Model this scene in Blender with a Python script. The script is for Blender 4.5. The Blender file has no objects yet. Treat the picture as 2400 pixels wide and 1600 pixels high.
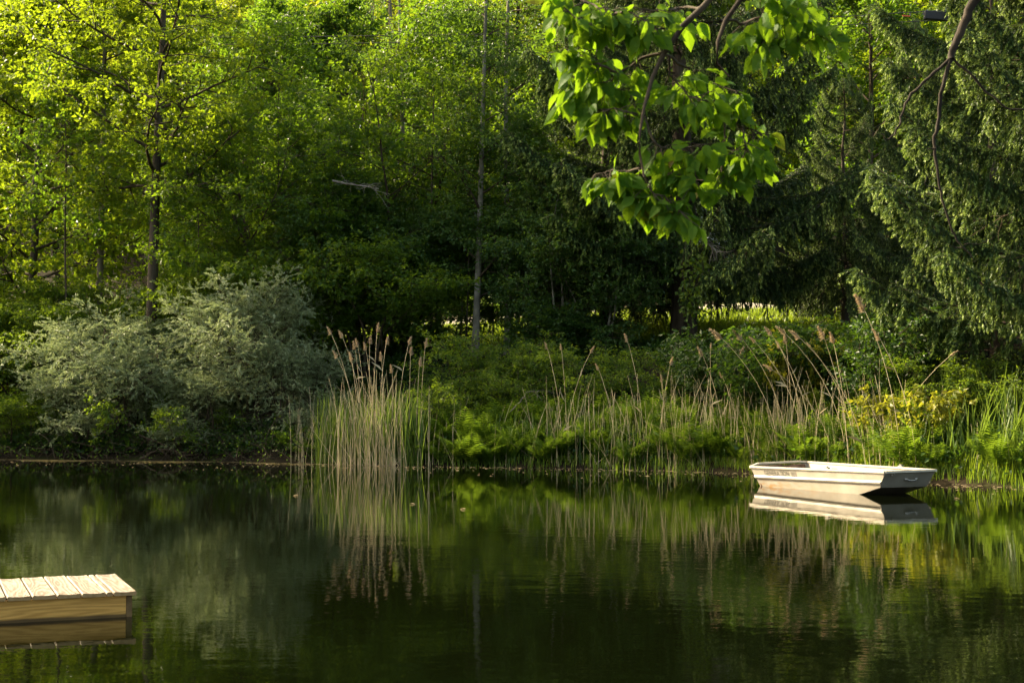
import bpy, math, random
import numpy as np
from mathutils import Vector, Matrix

# ------------------------------------------------------------------ basics
sc = bpy.context.scene
COL = sc.collection
F = 3333.0                      # focal length in photo pixels (50 mm on 36 mm, 2400 px wide)
CAMZ = 1.33
TILT = math.radians(2.82)
BANK = np.array([(-200, -5), (-76, -5), (-70, 20), (-55, 38), (-40, 44), (-25, 43), (-14.4, 40), (-8, 38.2), (-2.1, 35),
                 (1.5, 33.6), (4.7, 31.4), (6.2, 29.3), (7.6, 26.9), (9.1, 25), (14, 19), (20, 11), (30, 3), (40, -5), (200, -5)], float)
NEAR = np.array([(-200, 3), (2, 3), (4, 4), (6, 6.5), (10, 9), (20, 10), (200, 10)], float)
PROF = np.array([(-6, -1.0), (-.5, -.3), (0, -.02), (.4, .16), (3, .9), (7, 2.9), (11, 3.4), (24, 5.6), (34, 7.4), (60, 16), (100, 28), (160, 40)], float)

def yb(x): return np.interp(x, BANK[:, 0], BANK[:, 1])
def gz(x, y):
    x = np.asarray(x, float); y = np.asarray(y, float)
    wob = .14*np.sin(x*1.7)+.1*np.sin(x*3.9+1.3)+.06*np.sin(x*8.3)
    t = y-yb(x)+wob*np.clip(1-(np.abs(y-yb(x)))/6, 0, 1)
    zf = np.interp(t, PROF[:, 0], PROF[:, 1])
    zh = np.interp(y-np.interp(x, [-60, -14, -2, 5, 30], [44, 41, 36, 32.5, 29]), PROF[:, 0], PROF[:, 1])
    k = np.clip((t-4)/10, 0, 1); zf = zf+(zh-zf)*k*k*(3-2*k)
    zn = np.clip((np.interp(x, NEAR[:, 0], NEAR[:, 1])-y)*.22, -.9, .35)
    b = .07*np.sin(x*.9+y*.7)+.05*np.sin(x*2.1-y*1.6)
    z = np.maximum(zf, zn)
    return z+b*np.clip(z, 0, 1)
def at(px, py, d):
    """photo pixel + distance along the view -> world point"""
    cx, cy = (px-1200)/F, (800-py)/F
    w = Vector((cx, math.cos(TILT)-cy*math.sin(TILT), math.sin(TILT)+cy*math.cos(TILT)))
    k = d/w.y
    return Vector((w.x*k, d, CAMZ+w.z*k))
def gp(px, d):
    x = (px-1200)/F*d
    return (x, d, float(gz(x, d)))

def tag(o, label=None, cat=None, group=None, kind=None):
    if label: o['label'] = label
    if cat: o['category'] = cat
    if group: o['group'] = group
    if kind: o['kind'] = kind
    return o
def empty(name, loc, rz=0, scale=1):
    o = bpy.data.objects.new(name, None); COL.objects.link(o)
    o.empty_display_size = .2
    o.location = loc; o.rotation_euler = (0, 0, rz); o.scale = (scale,)*3 if not hasattr(scale, '__len__') else scale
    return o
def copy_tree(o, parent=None):
    c = o.copy(); COL.objects.link(c)
    if parent is not None: c.parent = parent
    for ch in list(o.children): copy_tree(ch, c)
    return c

class Acc:
    """collects vertices and faces, links them as one mesh object"""
    def __init__(s): s.v = []; s.f3 = []; s.f4 = []; s.m3 = []; s.m4 = []; s.a = []; s.n = 0
    def add(s, v, tri=None, quad=None, var=.5, mat=0):
        v = np.asarray(v, float).reshape(-1, 3)
        s.v.append(v)
        s.a.append(np.broadcast_to(np.asarray(var, float), (len(v),)).copy())
        if tri is not None and len(tri):
            t = np.asarray(tri, np.int64)+s.n; s.f3.append(t); s.m3.append(np.full(len(t), mat))
        if quad is not None and len(quad):
            q = np.asarray(quad, np.int64)+s.n; s.f4.append(q); s.m4.append(np.full(len(q), mat))
        s.n += len(v)
    def merge(s, o, M=None, off=(0, 0, 0), mat=None):
        if o.n == 0: return
        v = np.concatenate(o.v)
        if M is not None: v = v@np.asarray(M).T
        v = v+np.asarray(off)
        s.v.append(v); s.a.append(np.concatenate(o.a))
        for L, D, mm, dm in ((o.f3, s.f3, o.m3, s.m3), (o.f4, s.f4, o.m4, s.m4)):
            if L:
                D.append(np.concatenate(L)+s.n); m = np.concatenate(mm); dm.append(m if mat is None else np.full(len(m), mat))
        s.n += len(v)
    def mesh(s, name, mats, smooth=False):
        me = bpy.data.meshes.new(name)
        v = np.concatenate(s.v) if s.v else np.zeros((0, 3))
        f3 = np.concatenate(s.f3) if s.f3 else np.zeros((0, 3), np.int64)
        f4 = np.concatenate(s.f4) if s.f4 else np.zeros((0, 4), np.int64)
        m = np.concatenate((s.m3 or [np.zeros(0)])+(s.m4 or [np.zeros(0)]))
        me.vertices.add(len(v)); me.vertices.foreach_set('co', v.astype(np.float32).ravel())
        nl = f3.size+f4.size
        me.loops.add(nl); me.loops.foreach_set('vertex_index', np.concatenate([f3.ravel(), f4.ravel()]).astype(np.int32))
        me.polygons.add(len(f3)+len(f4))
        st = np.concatenate([np.arange(len(f3))*3, len(f3)*3+np.arange(len(f4))*4]).astype(np.int32)
        me.polygons.foreach_set('loop_start', st)
        me.polygons.foreach_set('material_index', m.astype(np.int32))
        me.polygons.foreach_set('use_smooth', np.full(len(st), bool(smooth)))
        at_ = me.attributes.new('var', 'FLOAT', 'POINT'); at_.data.foreach_set('value', np.concatenate(s.a).astype(np.float32) if s.a else np.zeros(0, np.float32))
        for x in (mats if isinstance(mats, (list, tuple)) else [mats]): me.materials.append(x)
        me.update(calc_edges=True)
        return me
    def build(s, name, mats, parent=None, smooth=False):
        o = bpy.data.objects.new(name, s.mesh(name, mats, smooth)); COL.objects.link(o)
        if parent is not None: o.parent = parent
        return o
    # ---- shapes
    def box(s, c, size, R=None, var=.5, mat=0):
        h = np.array(size)/2
        v = np.array([(x, y, z) for x in (-1, 1) for y in (-1, 1) for z in (-1, 1)])*h
        if R is not None: v = v@np.asarray(R).T
        s.add(v+np.asarray(c), quad=[(0, 1, 3, 2), (4, 6, 7, 5), (0, 4, 5, 1), (2, 3, 7, 6), (0, 2, 6, 4), (1, 5, 7, 3)], var=var, mat=mat)
    def tube(s, pts, rad, n=6, var=.5, mat=0, cap=True):
        p = np.asarray(pts, float); r = np.broadcast_to(np.asarray(rad, float), (len(p),))
        d = np.gradient(p, axis=0); d /= np.linalg.norm(d, axis=1, keepdims=True)+1e-9
        ref = np.array([0, 0, 1.]) if abs(d[:, 2].mean()) < .8 else np.array([1., 0, 0])
        a = np.cross(d, ref); a /= np.linalg.norm(a, axis=1, keepdims=True)+1e-9
        b = np.cross(d, a)
        th = np.arange(n)*2*math.pi/n
        ring = p[:, None]+r[:, None, None]*(np.cos(th)[None, :, None]*a[:, None]+np.sin(th)[None, :, None]*b[:, None])
        k = len(p); i = np.arange(k-1)[:, None]*n; j = np.arange(n)[None]; j2 = (j+1) % n
        q = np.stack([i+j, i+j2, i+n+j2, i+n+j], -1).reshape(-1, 4)
        s.add(ring.reshape(-1, 3), quad=q, var=var, mat=mat)
        if cap:
            s.add(ring[-1], tri=[(0, x, x+1) for x in range(1, n-1)], var=var, mat=mat)
            s.add(ring[0], tri=[(0, x+1, x) for x in range(1, n-1)], var=var, mat=mat)
    def leaves(s, p, axis, nrm, L, W, var, fold=.18, droop=.1, belly=.42, mat=0):
        p, axis, nrm = (np.asarray(q, float) for q in (p, axis, nrm)); N = len(p)
        L = np.broadcast_to(L, (N,))[:, None]; W = np.broadcast_to(W, (N,))[:, None]
        axis = axis/(np.linalg.norm(axis, axis=1, keepdims=True)+1e-9)
        sd = np.cross(axis, nrm); sd /= np.linalg.norm(sd, axis=1, keepdims=True)+1e-9
        n = np.cross(sd, axis)
        mid = p+axis*L*belly
        v = np.stack([p, p+axis*L-n*L*droop, mid+sd*W*.5+n*W*fold, mid-sd*W*.5+n*W*fold], 1).reshape(-1, 3)
        b = np.arange(N)[:, None]*4
        t = np.concatenate([b+np.array([[0, 2, 1]]), b+np.array([[0, 1, 3]])])
        s.add(v, tri=t, var=np.repeat(np.broadcast_to(var, (N,)), 4), mat=mat)

def unit(v): return v/(np.linalg.norm(v, axis=-1, keepdims=True)+1e-9)
def poly(rng, p, d, L, n, trop=0., wob=.15):
    p = np.array(p, float); d = unit(np.array(d, float)); out = [p.copy()]
    for i in range(n):
        d = unit(d+np.array([0, 0, trop])+wob*rng.normal(size=3)); p = p+d*L/n; out.append(p.copy())
    return np.array(out)
def along(P, t):
    k = len(P)-1; x = min(max(t*k, 0), k-1e-6); i = int(x); return P[i]+(P[i+1]-P[i])*(x-i), unit(P[i+1]-P[i])

# ------------------------------------------------------------------ materials
def new_mat(name):
    m = bpy.data.materials.new(name); m.use_nodes = True; nt = m.node_tree
    for n in list(nt.nodes): nt.nodes.remove(n)
    return m, nt, nt.nodes, nt.links
def ramp(N, stops):
    r = N.new('ShaderNodeValToRGB'); e = r.color_ramp.elements
    while len(e) < len(stops): e.new(.5)
    for el, (p, c) in zip(e, stops): el.position = p; el.color = (*c, 1)
    return r
def leaf_mat(name, stops, tcol, tmix=.45, rough=.45, spec=.35, tvar=.35):
    """leaf: glossy-diffuse face mixed with light passing through; 'var' picks each leaf's own green"""
    m, nt, N, L = new_mat(name)
    at_ = N.new('ShaderNodeAttribute'); at_.attribute_name = 'var'
    r = ramp(N, stops); L.new(at_.outputs['Fac'], r.inputs[0])
    p = N.new('ShaderNodeBsdfPrincipled'); L.new(r.outputs[0], p.inputs['Base Color'])
    p.inputs['Roughness'].default_value = rough; p.inputs['Specular IOR Level'].default_value = spec
    tr = N.new('ShaderNodeBsdfTranslucent')
    mx = N.new('ShaderNodeMix'); mx.data_type = 'RGBA'; mx.inputs[0].default_value = 1-tvar
    L.new(r.outputs[0], mx.inputs[6]); mx.inputs[7].default_value = (*tcol, 1)
    L.new(mx.outputs[2], tr.inputs[0])
    s = N.new('ShaderNodeMixShader'); s.inputs[0].default_value = tmix
    L.new(p.outputs[0], s.inputs[1]); L.new(tr.outputs[0], s.inputs[2])
    o = N.new('ShaderNodeOutputMaterial'); L.new(s.outputs[0], o.inputs[0])
    return m
def bark_mat(name, a, b, scale=6, stretch=.2, bump=.4, rough=.85):
    m, nt, N, L = new_mat(name)
    tc = N.new('ShaderNodeTexCoord'); mp = N.new('ShaderNodeMapping'); mp.inputs['Scale'].default_value = (1, 1, stretch)
    L.new(tc.outputs['Object'], mp.inputs[0])
    n = N.new('ShaderNodeTexNoise'); n.inputs['Scale'].default_value = scale; n.inputs['Detail'].default_value = 6; L.new(mp.outputs[0], n.inputs[0])
    r = ramp(N, [(.35, a), (.68, b)]); L.new(n.outputs[0], r.inputs[0])
    p = N.new('ShaderNodeBsdfPrincipled'); p.inputs['Roughness'].default_value = rough; p.inputs['Specular IOR Level'].default_value = .2
    L.new(r.outputs[0], p.inputs['Base Color'])
    bp = N.new('ShaderNodeBump'); bp.inputs['Strength'].default_value = bump; bp.inputs['Distance'].default_value = .03
    L.new(n.outputs[0], bp.inputs['Height']); L.new(bp.outputs[0], p.inputs['Normal'])
    o = N.new('ShaderNodeOutputMaterial'); L.new(p.outputs[0], o.inputs[0])
    return m
def plain(name, c, rough=.5, metal=0., spec=.5, noise=.0, scale=20):
    m, nt, N, L = new_mat(name)
    p = N.new('ShaderNodeBsdfPrincipled'); p.inputs['Roughness'].default_value = rough; p.inputs['Metallic'].default_value = metal
    p.inputs['Specular IOR Level'].default_value = spec; p.inputs['Base Color'].default_value = (*c, 1)
    if noise:
        tc = N.new('ShaderNodeTexCoord'); n = N.new('ShaderNodeTexNoise'); n.inputs['Scale'].default_value = scale; n.inputs['Detail'].default_value = 5
        L.new(tc.outputs['Object'], n.inputs[0])
        r = ramp(N, [(.3, tuple(x*(1-noise) for x in c)), (.7, tuple(min(1, x*(1+noise)) for x in c))])
        L.new(n.outputs[0], r.inputs[0]); L.new(r.outputs[0], p.inputs['Base Color'])
    o = N.new('ShaderNodeOutputMaterial'); L.new(p.outputs[0], o.inputs[0])
    return m

M = {}
M['maple'] = leaf_mat('maple_leaf', [(0, (.022, .07, .006)), (.5, (.042, .105, .008)), (1, (.09, .15, .01))], (.42, .55, .014), .55)
M['green'] = leaf_mat('green_leaf', [(0, (.018, .06, .007)), (.5, (.035, .09, .01)), (1, (.07, .13, .012))], (.26, .44, .015), .5)
M['thorn'] = leaf_mat('thorn_leaf', [(0, (.03, .072, .006)), (.5, (.052, .108, .008)), (1, (.1, .15, .012))], (.33, .5, .014), .54)
M['aspen'] = leaf_mat('aspen_leaf', [(0, (.025, .07, .016)), (.5, (.048, .105, .022)), (1, (.09, .16, .034))], (.24, .4, .025), .45, .4, .4)
M['shrub'] = leaf_mat('shrub_leaf', [(0, (.028, .075, .007)), (.5, (.058, .12, .01)), (1, (.12, .17, .016))], (.34, .48, .02), .5)
M['yellow'] = leaf_mat('yellow_green_leaf', [(0, (.09, .13, .012)), (.5, (.17, .19, .015)), (1, (.27, .25, .02))], (.5, .5, .03), .45)
M['silver'] = leaf_mat('silver_leaf', [(0, (.12, .17, .07)), (.5, (.24, .295, .145)), (1, (.48, .51, .31))], (.38, .46, .17), .3, .4, .3)
M['fern'] = leaf_mat('fern_leaf', [(0, (.035, .09, .01)), (.5, (.07, .14, .014)), (1, (.12, .19, .02))], (.32, .48, .025), .48)
M['shade_leaf'] = leaf_mat('painted_shade_leaf', [(0, (.012, .036, .006)), (.5, (.022, .062, .009)), (1, (.05, .1, .013))], (.14, .26, .012), .36)  # leaf green darkened to stand in for shade on the bank
M['reedleaf'] = leaf_mat('reed_blade', [(0, (.03, .07, .016)), (.5, (.06, .12, .022)), (1, (.13, .18, .03))], (.28, .4, .04), .42)
M['grass'] = leaf_mat('grass_blade', [(0, (.05, .09, .01)), (.5, (.1, .15, .014)), (1, (.15, .21, .02))], (.4, .55, .025), .5)
M['over'] = leaf_mat('overhanging_leaf', [(0, (.03, .09, .008)), (.5, (.055, .13, .01)), (.93, (.085, .16, .012)), (1, (.16, .1, .02))], (.3, .5, .012), .47, .58, .14)
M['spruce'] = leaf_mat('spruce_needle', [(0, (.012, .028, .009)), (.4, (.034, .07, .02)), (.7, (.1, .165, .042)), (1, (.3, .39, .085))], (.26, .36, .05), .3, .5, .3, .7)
M['far'] = leaf_mat('far_wood_leaf', [(0, (.03, .075, .008)), (.5, (.06, .12, .01)), (1, (.11, .16, .014))], (.5, .56, .025), .54)
M['bark_dark'] = bark_mat('dark_bark', (.03, .022, .015), (.1, .08, .058))
M['bark_grey'] = bark_mat('grey_bark', (.1, .085, .065), (.26, .225, .18), 5)
M['bark_aspen'] = bark_mat('aspen_bark', (.12, .11, .085), (.33, .305, .25), 4, .6, .2)
M['twig'] = bark_mat('twig_bark', (.035, .025, .016), (.1, .075, .05), 9)
M['dead'] = bark_mat('dead_wood', (.12, .1, .08), (.3, .27, .23), 9)
M['reed'] = bark_mat('reed_straw', (.33, .27, .145), (.56, .48, .31), 3, .3, .1)
M['plume'] = leaf_mat('reed_plume', [(0, (.42, .31, .18)), (1, (.66, .53, .35))], (.5, .4, .25), .3, .7, .1)

def terrain_mat():
    m, nt, N, L = new_mat('forest_ground')
    tc = N.new('ShaderNodeTexCoord')
    n = N.new('ShaderNodeTexNoise'); n.inputs['Scale'].default_value = 1.3; n.inputs['Detail'].default_value = 8; L.new(tc.outputs['Object'], n.inputs[0])
    r = ramp(N, [(.3, (.01, .008, .005)), (.5, (.024, .018, .009)), (.7, (.03, .036, .009))]); L.new(n.outputs[0], r.inputs[0])
    p = N.new('ShaderNodeBsdfPrincipled'); p.inputs['Roughness'].default_value = .95; p.inputs['Specular IOR Level'].default_value = .1
    L.new(r.outputs[0], p.inputs['Base Color'])
    b = N.new('ShaderNodeBump'); b.inputs['Distance'].default_value = .1; L.new(n.outputs[0], b.inputs['Height']); L.new(b.outputs[0], p.inputs['Normal'])
    o = N.new('ShaderNodeOutputMaterial'); L.new(p.outputs[0], o.inputs[0]); return m
M['ground'] = terrain_mat()

def water_mat():
    m, nt, N, L = new_mat('pond_water')
    tc = N.new('ShaderNodeTexCoord')
    def noise(scale, det, sx=1, sy=1):
        mp = N.new('ShaderNodeMapping'); mp.inputs['Scale'].default_value = (sx, sy, 1); L.new(tc.outputs['Object'], mp.inputs[0])
        n = N.new('ShaderNodeTexNoise'); n.inputs['Scale'].default_value = scale; n.inputs['Detail'].default_value = det; L.new(mp.outputs[0], n.inputs[0]); return n
    a = noise(5.0, 3, .8, 1.25); b = noise(1.1, 2, .7, 1.2); msk = noise(.16, 2, 1, .8)
    mr = N.new('ShaderNodeMapRange'); L.new(msk.outputs[0], mr.inputs[0])
    mr.inputs[1].default_value = .36; mr.inputs[2].default_value = .66; mr.inputs[3].default_value = .25; mr.inputs[4].default_value = 1.0
    # calm along the far bank
    sp = N.new('ShaderNodeSeparateXYZ'); L.new(tc.outputs['Object'], sp.inputs[0])
    ad = N.new('ShaderNodeMath'); ad.operation = 'MULTIPLY_ADD'; L.new(sp.outputs[0], ad.inputs[0]); ad.inputs[1].default_value = .42; L.new(sp.outputs[1], ad.inputs[2])
    cm = N.new('ShaderNodeMapRange'); L.new(ad.outputs[0], cm.inputs[0])
    cm.inputs[1].default_value = 13; cm.inputs[2].default_value = 27; cm.inputs[3].default_value = 1; cm.inputs[4].default_value = .22
    mu = N.new('ShaderNodeMath'); mu.operation = 'MULTIPLY'; L.new(mr.outputs[0], mu.inputs[0]); L.new(cm.outputs[0], mu.inputs[1])
    s = N.new('ShaderNodeMath'); s.operation = 'MULTIPLY_ADD'; L.new(b.outputs[0], s.inputs[0]); s.inputs[1].default_value = 2.2; L.new(a.outputs[0], s.inputs[2])
    h = N.new('ShaderNodeMath'); h.operation = 'MULTIPLY'; L.new(s.outputs[0], h.inputs[0]); L.new(mu.outputs[0], h.inputs[1])
    bp = N.new('ShaderNodeBump'); bp.inputs['Strength'].default_value = 1; bp.inputs['Distance'].default_value = .0023; L.new(h.outputs[0], bp.inputs['Height'])
    p = N.new('ShaderNodeBsdfPrincipled'); p.inputs['Base Color'].default_value = (.0018, .0028, .0006, 1)
    p.inputs['Roughness'].default_value = .02; p.inputs['IOR'].default_value = 1.33
    L.new(bp.outputs[0], p.inputs['Normal'])
    o = N.new('ShaderNodeOutputMaterial'); L.new(p.outputs[0], o.inputs[0]); return m
M['water'] = water_mat()

WETZ = .006
def wood_mat(name, light, dark, axis='Y'):
    m, nt, N, L = new_mat(name)
    tc = N.new('ShaderNodeTexCoord'); oi = N.new('ShaderNodeAttribute'); oi.attribute_name = 'var'
    cb = N.new('ShaderNodeCombineXYZ'); 
    mu = N.new('ShaderNodeMath'); mu.operation = 'MULTIPLY'; L.new(oi.outputs['Fac'], mu.inputs[0]); mu.inputs[1].default_value = 37
    for k in range(3): L.new(mu.outputs[0], cb.inputs[k])
    ad = N.new('ShaderNodeVectorMath'); L.new(tc.outputs['Object'], ad.inputs[0]); L.new(cb.outputs[0], ad.inputs[1])
    mp = N.new('ShaderNodeMapping'); mp.inputs['Scale'].default_value = (14, 1.6, 14) if axis == 'Y' else (1.2, 14, 14); L.new(ad.outputs[0], mp.inputs[0])
    n = N.new('ShaderNodeTexNoise'); n.inputs['Scale'].default_value = .55; n.inputs['Detail'].default_value = 1.5; L.new(mp.outputs[0], n.inputs[0])
    k = N.new('ShaderNodeMath'); k.operation = 'MULTIPLY'; L.new(n.outputs[0], k.inputs[0]); k.inputs[1].default_value = 75
    sn = N.new('ShaderNodeMath'); sn.operation = 'SINE'; L.new(k.outputs[0], sn.inputs[0])
    f = N.new('ShaderNodeTexNoise'); f.inputs['Scale'].default_value = 6; f.inputs['Detail'].default_value = 6; L.new(mp.outputs[0], f.inputs[0])
    q = N.new('ShaderNodeMath'); q.operation = 'MULTIPLY_ADD'; L.new(sn.outputs[0], q.inputs[0]); q.inputs[1].default_value = .22; L.new(f.outputs[0], q.inputs[2])
    r = ramp(N, [(.25, dark), (.75, light)]); L.new(q.outputs[0], r.inputs[0])
    vt = N.new('ShaderNodeTexVoronoi'); vt.inputs['Scale'].default_value = 3.2; L.new(ad.outputs[0], vt.inputs[0])
    kr = ramp(N, [(.03, (1, 1, 1)), (.05, (0, 0, 0))]); L.new(vt.outputs['Distance'], kr.inputs[0])
    mx = N.new('ShaderNodeMix'); mx.data_type = 'RGBA'; L.new(kr.outputs[0], mx.inputs[0]); L.new(r.outputs[0], mx.inputs[6]); mx.inputs[7].default_value = (.12, .06, .025, 1)
    if axis == 'X':                             # wet dark line along the water
        sz = N.new('ShaderNodeSeparateXYZ'); L.new(tc.outputs['Object'], sz.inputs[0])
        wz = N.new('ShaderNodeMath'); wz.operation = 'MULTIPLY_ADD'; L.new(f.outputs[0], wz.inputs[0]); wz.inputs[1].default_value = -.02; L.new(sz.outputs[2], wz.inputs[2])
        wr = N.new('ShaderNodeMapRange'); L.new(wz.outputs[0], wr.inputs[0]); wr.inputs[1].default_value = WETZ; wr.inputs[2].default_value = WETZ+.012; wr.inputs[3].default_value = .85; wr.inputs[4].default_value = 0
        wm = N.new('ShaderNodeMix'); wm.data_type = 'RGBA'; L.new(wr.outputs[0], wm.inputs[0]); L.new(mx.outputs[2], wm.inputs[6]); wm.inputs[7].default_value = (.03, .022, .01, 1); mx = wm
    p = N.new('ShaderNodeBsdfPrincipled'); p.inputs['Roughness'].default_value = .65; p.inputs['Specular IOR Level'].default_value = .3
    L.new(mx.outputs[2], p.inputs['Base Color'])
    b = N.new('ShaderNodeBump'); b.inputs['Distance'].default_value = .002; b.inputs['Strength'].default_value = .5; L.new(q.outputs[0], b.inputs['Height']); L.new(b.outputs[0], p.inputs['Normal'])
    o = N.new('ShaderNodeOutputMaterial'); L.new(p.outputs[0], o.inputs[0]); return m
M['cut'] = bark_mat('cut_wood_end', (.26, .16, .07), (.4, .27, .13), 20, 1.0, .1)
M['deck'] = wood_mat('new_deck_wood', (.27, .232, .184), (.14, .102, .064))
M['fascia'] = wood_mat('dock_side_wood', (.64, .35, .085), (.44, .23, .05), 'X')

# ------------------------------------------------------------------ setting
def axis_list(parts):
    out = []
    for a, b, st in parts: out += list(np.arange(a, b, st))
    return np.array(out+[parts[-1][1]])
def make_ground():
    xs = axis_list([(-220, -80, 14), (-80, -26, 3), (-26, 22, .5), (22, 80, 3), (80, 220, 14)])
    ys = axis_list([(-60, -4, 7), (-4, 22, 1.), (22, 50, .45), (50, 80, 1.5), (80, 230, 10)])
    X, Y = np.meshgrid(xs, ys); Z = gz(X, Y)
    v = np.stack([X, Y, Z], -1).reshape(-1, 3); nx = len(xs); ny = len(ys)
    i = (np.arange(ny-1)[:, None]*nx+np.arange(nx-1)[None]).ravel()
    a = Acc(); a.add(v, quad=np.stack([i, i+1, i+nx+1, i+nx], 1))
    tag(a.build('ground', M['ground'], smooth=True), kind='structure')
make_ground()
w = Acc(); w.add([(-90, -10, 0), (60, -10, 0), (60, 52, 0), (-90, 52, 0)], quad=[(0, 1, 2, 3)])
tag(w.build('water', M['water']), kind='structure')
def make_road():
    xs = np.arange(-60, 60.1, 1.0); a = Acc(); v = []
    for x in xs:
        for k, t in enumerate((20.2, 20.35, 21.6, 21.75)):
            y = np.interp(x, [-60, 4, 60], [62, 53.5, 44])+t-20.2
            v.append((x, y, float(gz(x, y))+(.06, .09, .09, .06)[k]))
    q = [(i*4+k, i*4+4+k, i*4+5+k, i*4+1+k) for i in range(len(xs)-1) for k in range(3)]
    a.add(v, quad=q); tag(a.build('road', plain('pale_gravel_road', (.3, .27, .22), .9, noise=.2, scale=8), smooth=True), kind='structure')
make_road()

# ------------------------------------------------------------------ broadleaf generator
def grow(seed, H, R, r0, cb=.2, nl=26, nsub=7, ntw=5, lpt=24, leafL=.1, leafW=.07, stems=1, lean=(0, 0), limb_up=.35, spread=.55,
         trop=.05, twig_len=.55, profile='round', trunk_top=1.0, gap=.0, spray=.17, bend=.05, flat=.5, droop=.35, narrow=False, trunk_pts=None, fill=True):
    """one tree at the origin: returns (trunk Acc, limb Acc, leaf Acc)"""
    rng = np.random.default_rng(seed)
    tr, lb, lf = Acc(), Acc(), Acc()
    trunks = []
    if trunk_pts is not None: trunks.append((np.array(trunk_pts, float), r0))
    else:
        for k in range(stems):
            az = rng.uniform(0, 6.28)+k*2.4; sp = 0 if stems == 1 else rng.uniform(.15, spread)
            d = np.array([math.cos(az)*sp+lean[0], math.sin(az)*sp+lean[1], 1.])
            b = np.array([math.cos(az), math.sin(az), 0])*(0 if stems == 1 else .18)
            trunks.append((poly(rng, b+np.array([0, 0, -.3]), d, H*trunk_top*(1 if stems == 1 else rng.uniform(.75, 1)), 10, .03, bend), r0*(1 if stems == 1 else rng.uniform(.6, 1))))
    tw = []
    for P, r in trunks:
        n = len(P); rad = r*(1-np.linspace(0, 1, n)**1.1*.85); rad[0] *= 1.35
        tr.tube(P, rad, 10 if r > .06 else 6)
        m = max(3, int(nl/len(trunks)))
        for i in range(m):
            u = (i+rng.uniform(.2, .8))/m; t = cb+(1-cb)*u*.98
            p, d = along(P, t)
            az = i*2.399+rng.uniform(-.5, .5)
            if profile == 'round': e = math.sin(math.pi*min(1, .18+.82*u)**.9)**.6
            elif profile == 'cone': e = 1-.8*u
            else: e = .75+.25*math.sin(u*9)
            LL = R*max(.22, e)*rng.uniform(.7, 1.12)
            up = limb_up*rng.uniform(.4, 1.5)+.5*u
            Q = poly(rng, p, (math.cos(az), math.sin(az), up), LL, 6, trop*rng.uniform(-1, 1.6), .13)
            rr = max(.008, min(r*.42*(1-.6*t), .02*LL+.004))
            lb.tube(Q, rr*(1-np.linspace(0, .8, 7)), 5, cap=False)
            for j in range(nsub):
                s = .22+.78*(j+rng.uniform(0, .9))/nsub
                p2, d2 = along(Q, s)
                sd = unit(np.cross(d2, [0, 0, 1.]))*(1 if j % 2 else -1)
                L2 = (.28+.3*(1-s))*LL*rng.uniform(.6, 1.2)+.25
                Q2 = poly(rng, p2, d2*.7+sd*.8+np.array([0, 0, rng.normal(.05, .3)]), L2, 4, trop*.5, .18)
                lb.tube(Q2, np.linspace(max(.006, rr*.4), .003, 5), 4, cap=False)
                if rng.random() < gap: continue
                for q in range(ntw):
                    s3 = .15+.85*(q+rng.uniform(0, .95))/ntw
                    p3, d3 = along(Q2, min(s3, 1))
                    sd3 = unit(np.cross(d3, [0, 0, 1.]))*(1 if q % 2 else -1)
                    tl = twig_len*rng.uniform(.6, 1.3)
                    Q3 = poly(rng, p3, d3*.6+sd3*.9+np.array([0, 0, rng.normal(0, .45)]), tl, 3, -.06, .22)
                    tw.append(Q3)
    tw = np.array(tw)                                   # T,4,3
    T = len(tw)
    for k in range(0, T, 3): lb.tube(tw[k], [.0045, .0035, .003, .002], 3, cap=False)
    t = rng.uniform(.05, 1, (T, lpt))**.8*2.999; i = t.astype(int); f = (t-i)[..., None]
    ar = np.arange(T)[:, None]
    pos = tw[ar, i]*(1-f)+tw[ar, i+1]*f
    td = unit(tw[ar, i+1]-tw[ar, i])
    td = td.reshape(-1, 3); pos = pos.reshape(-1, 3); N = len(pos)
    rd = rng.normal(size=(N, 3)); rd[:, 2] *= .45
    rd = unit(rd)
    axis = unit(td*.5+rd+np.array([0, 0, -droop]))
    pos = pos+rd*rng.uniform(0, spray, (N, 1))
    nr = unit(np.array([0, 0, 1.])*flat+rng.normal(size=(N, 3))*.55)
    clump = np.repeat(rng.normal(0, .13, T), lpt)
    var = np.clip(rng.normal(.45, .18, N)+clump, 0, 1)
    sz = rng.uniform(.65, 1.2, N)
    if narrow: axis = unit(td+rd*.55)
    lf.leaves(pos, axis, nr, leafL*sz, leafW*sz, var)
    return tr, lb, lf
def tree(name, label, cat, loc, parts, mats, rz=0, scale=1, group=None, names=('trunk', 'branches', 'crown')):
    r = empty(name, loc, rz, scale); tag(r, label, cat, group)
    t, b, l = parts
    tr = t.build(names[0], mats[0], r, True)
    if b.n: b.build(names[1], mats[1], tr, True)
    l.build(names[2], mats[2], r)
    return r
def place(proto, loc, rz, scale, label, group=None):
    c = copy_tree(proto); c.location = loc; c.rotation_euler = (0, 0, rz); c.scale = (scale,)*3 if not hasattr(scale, '__len__') else scale
    c['label'] = label
    if group: c['group'] = group
    elif 'group' in c: del c['group']
    return c

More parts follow.
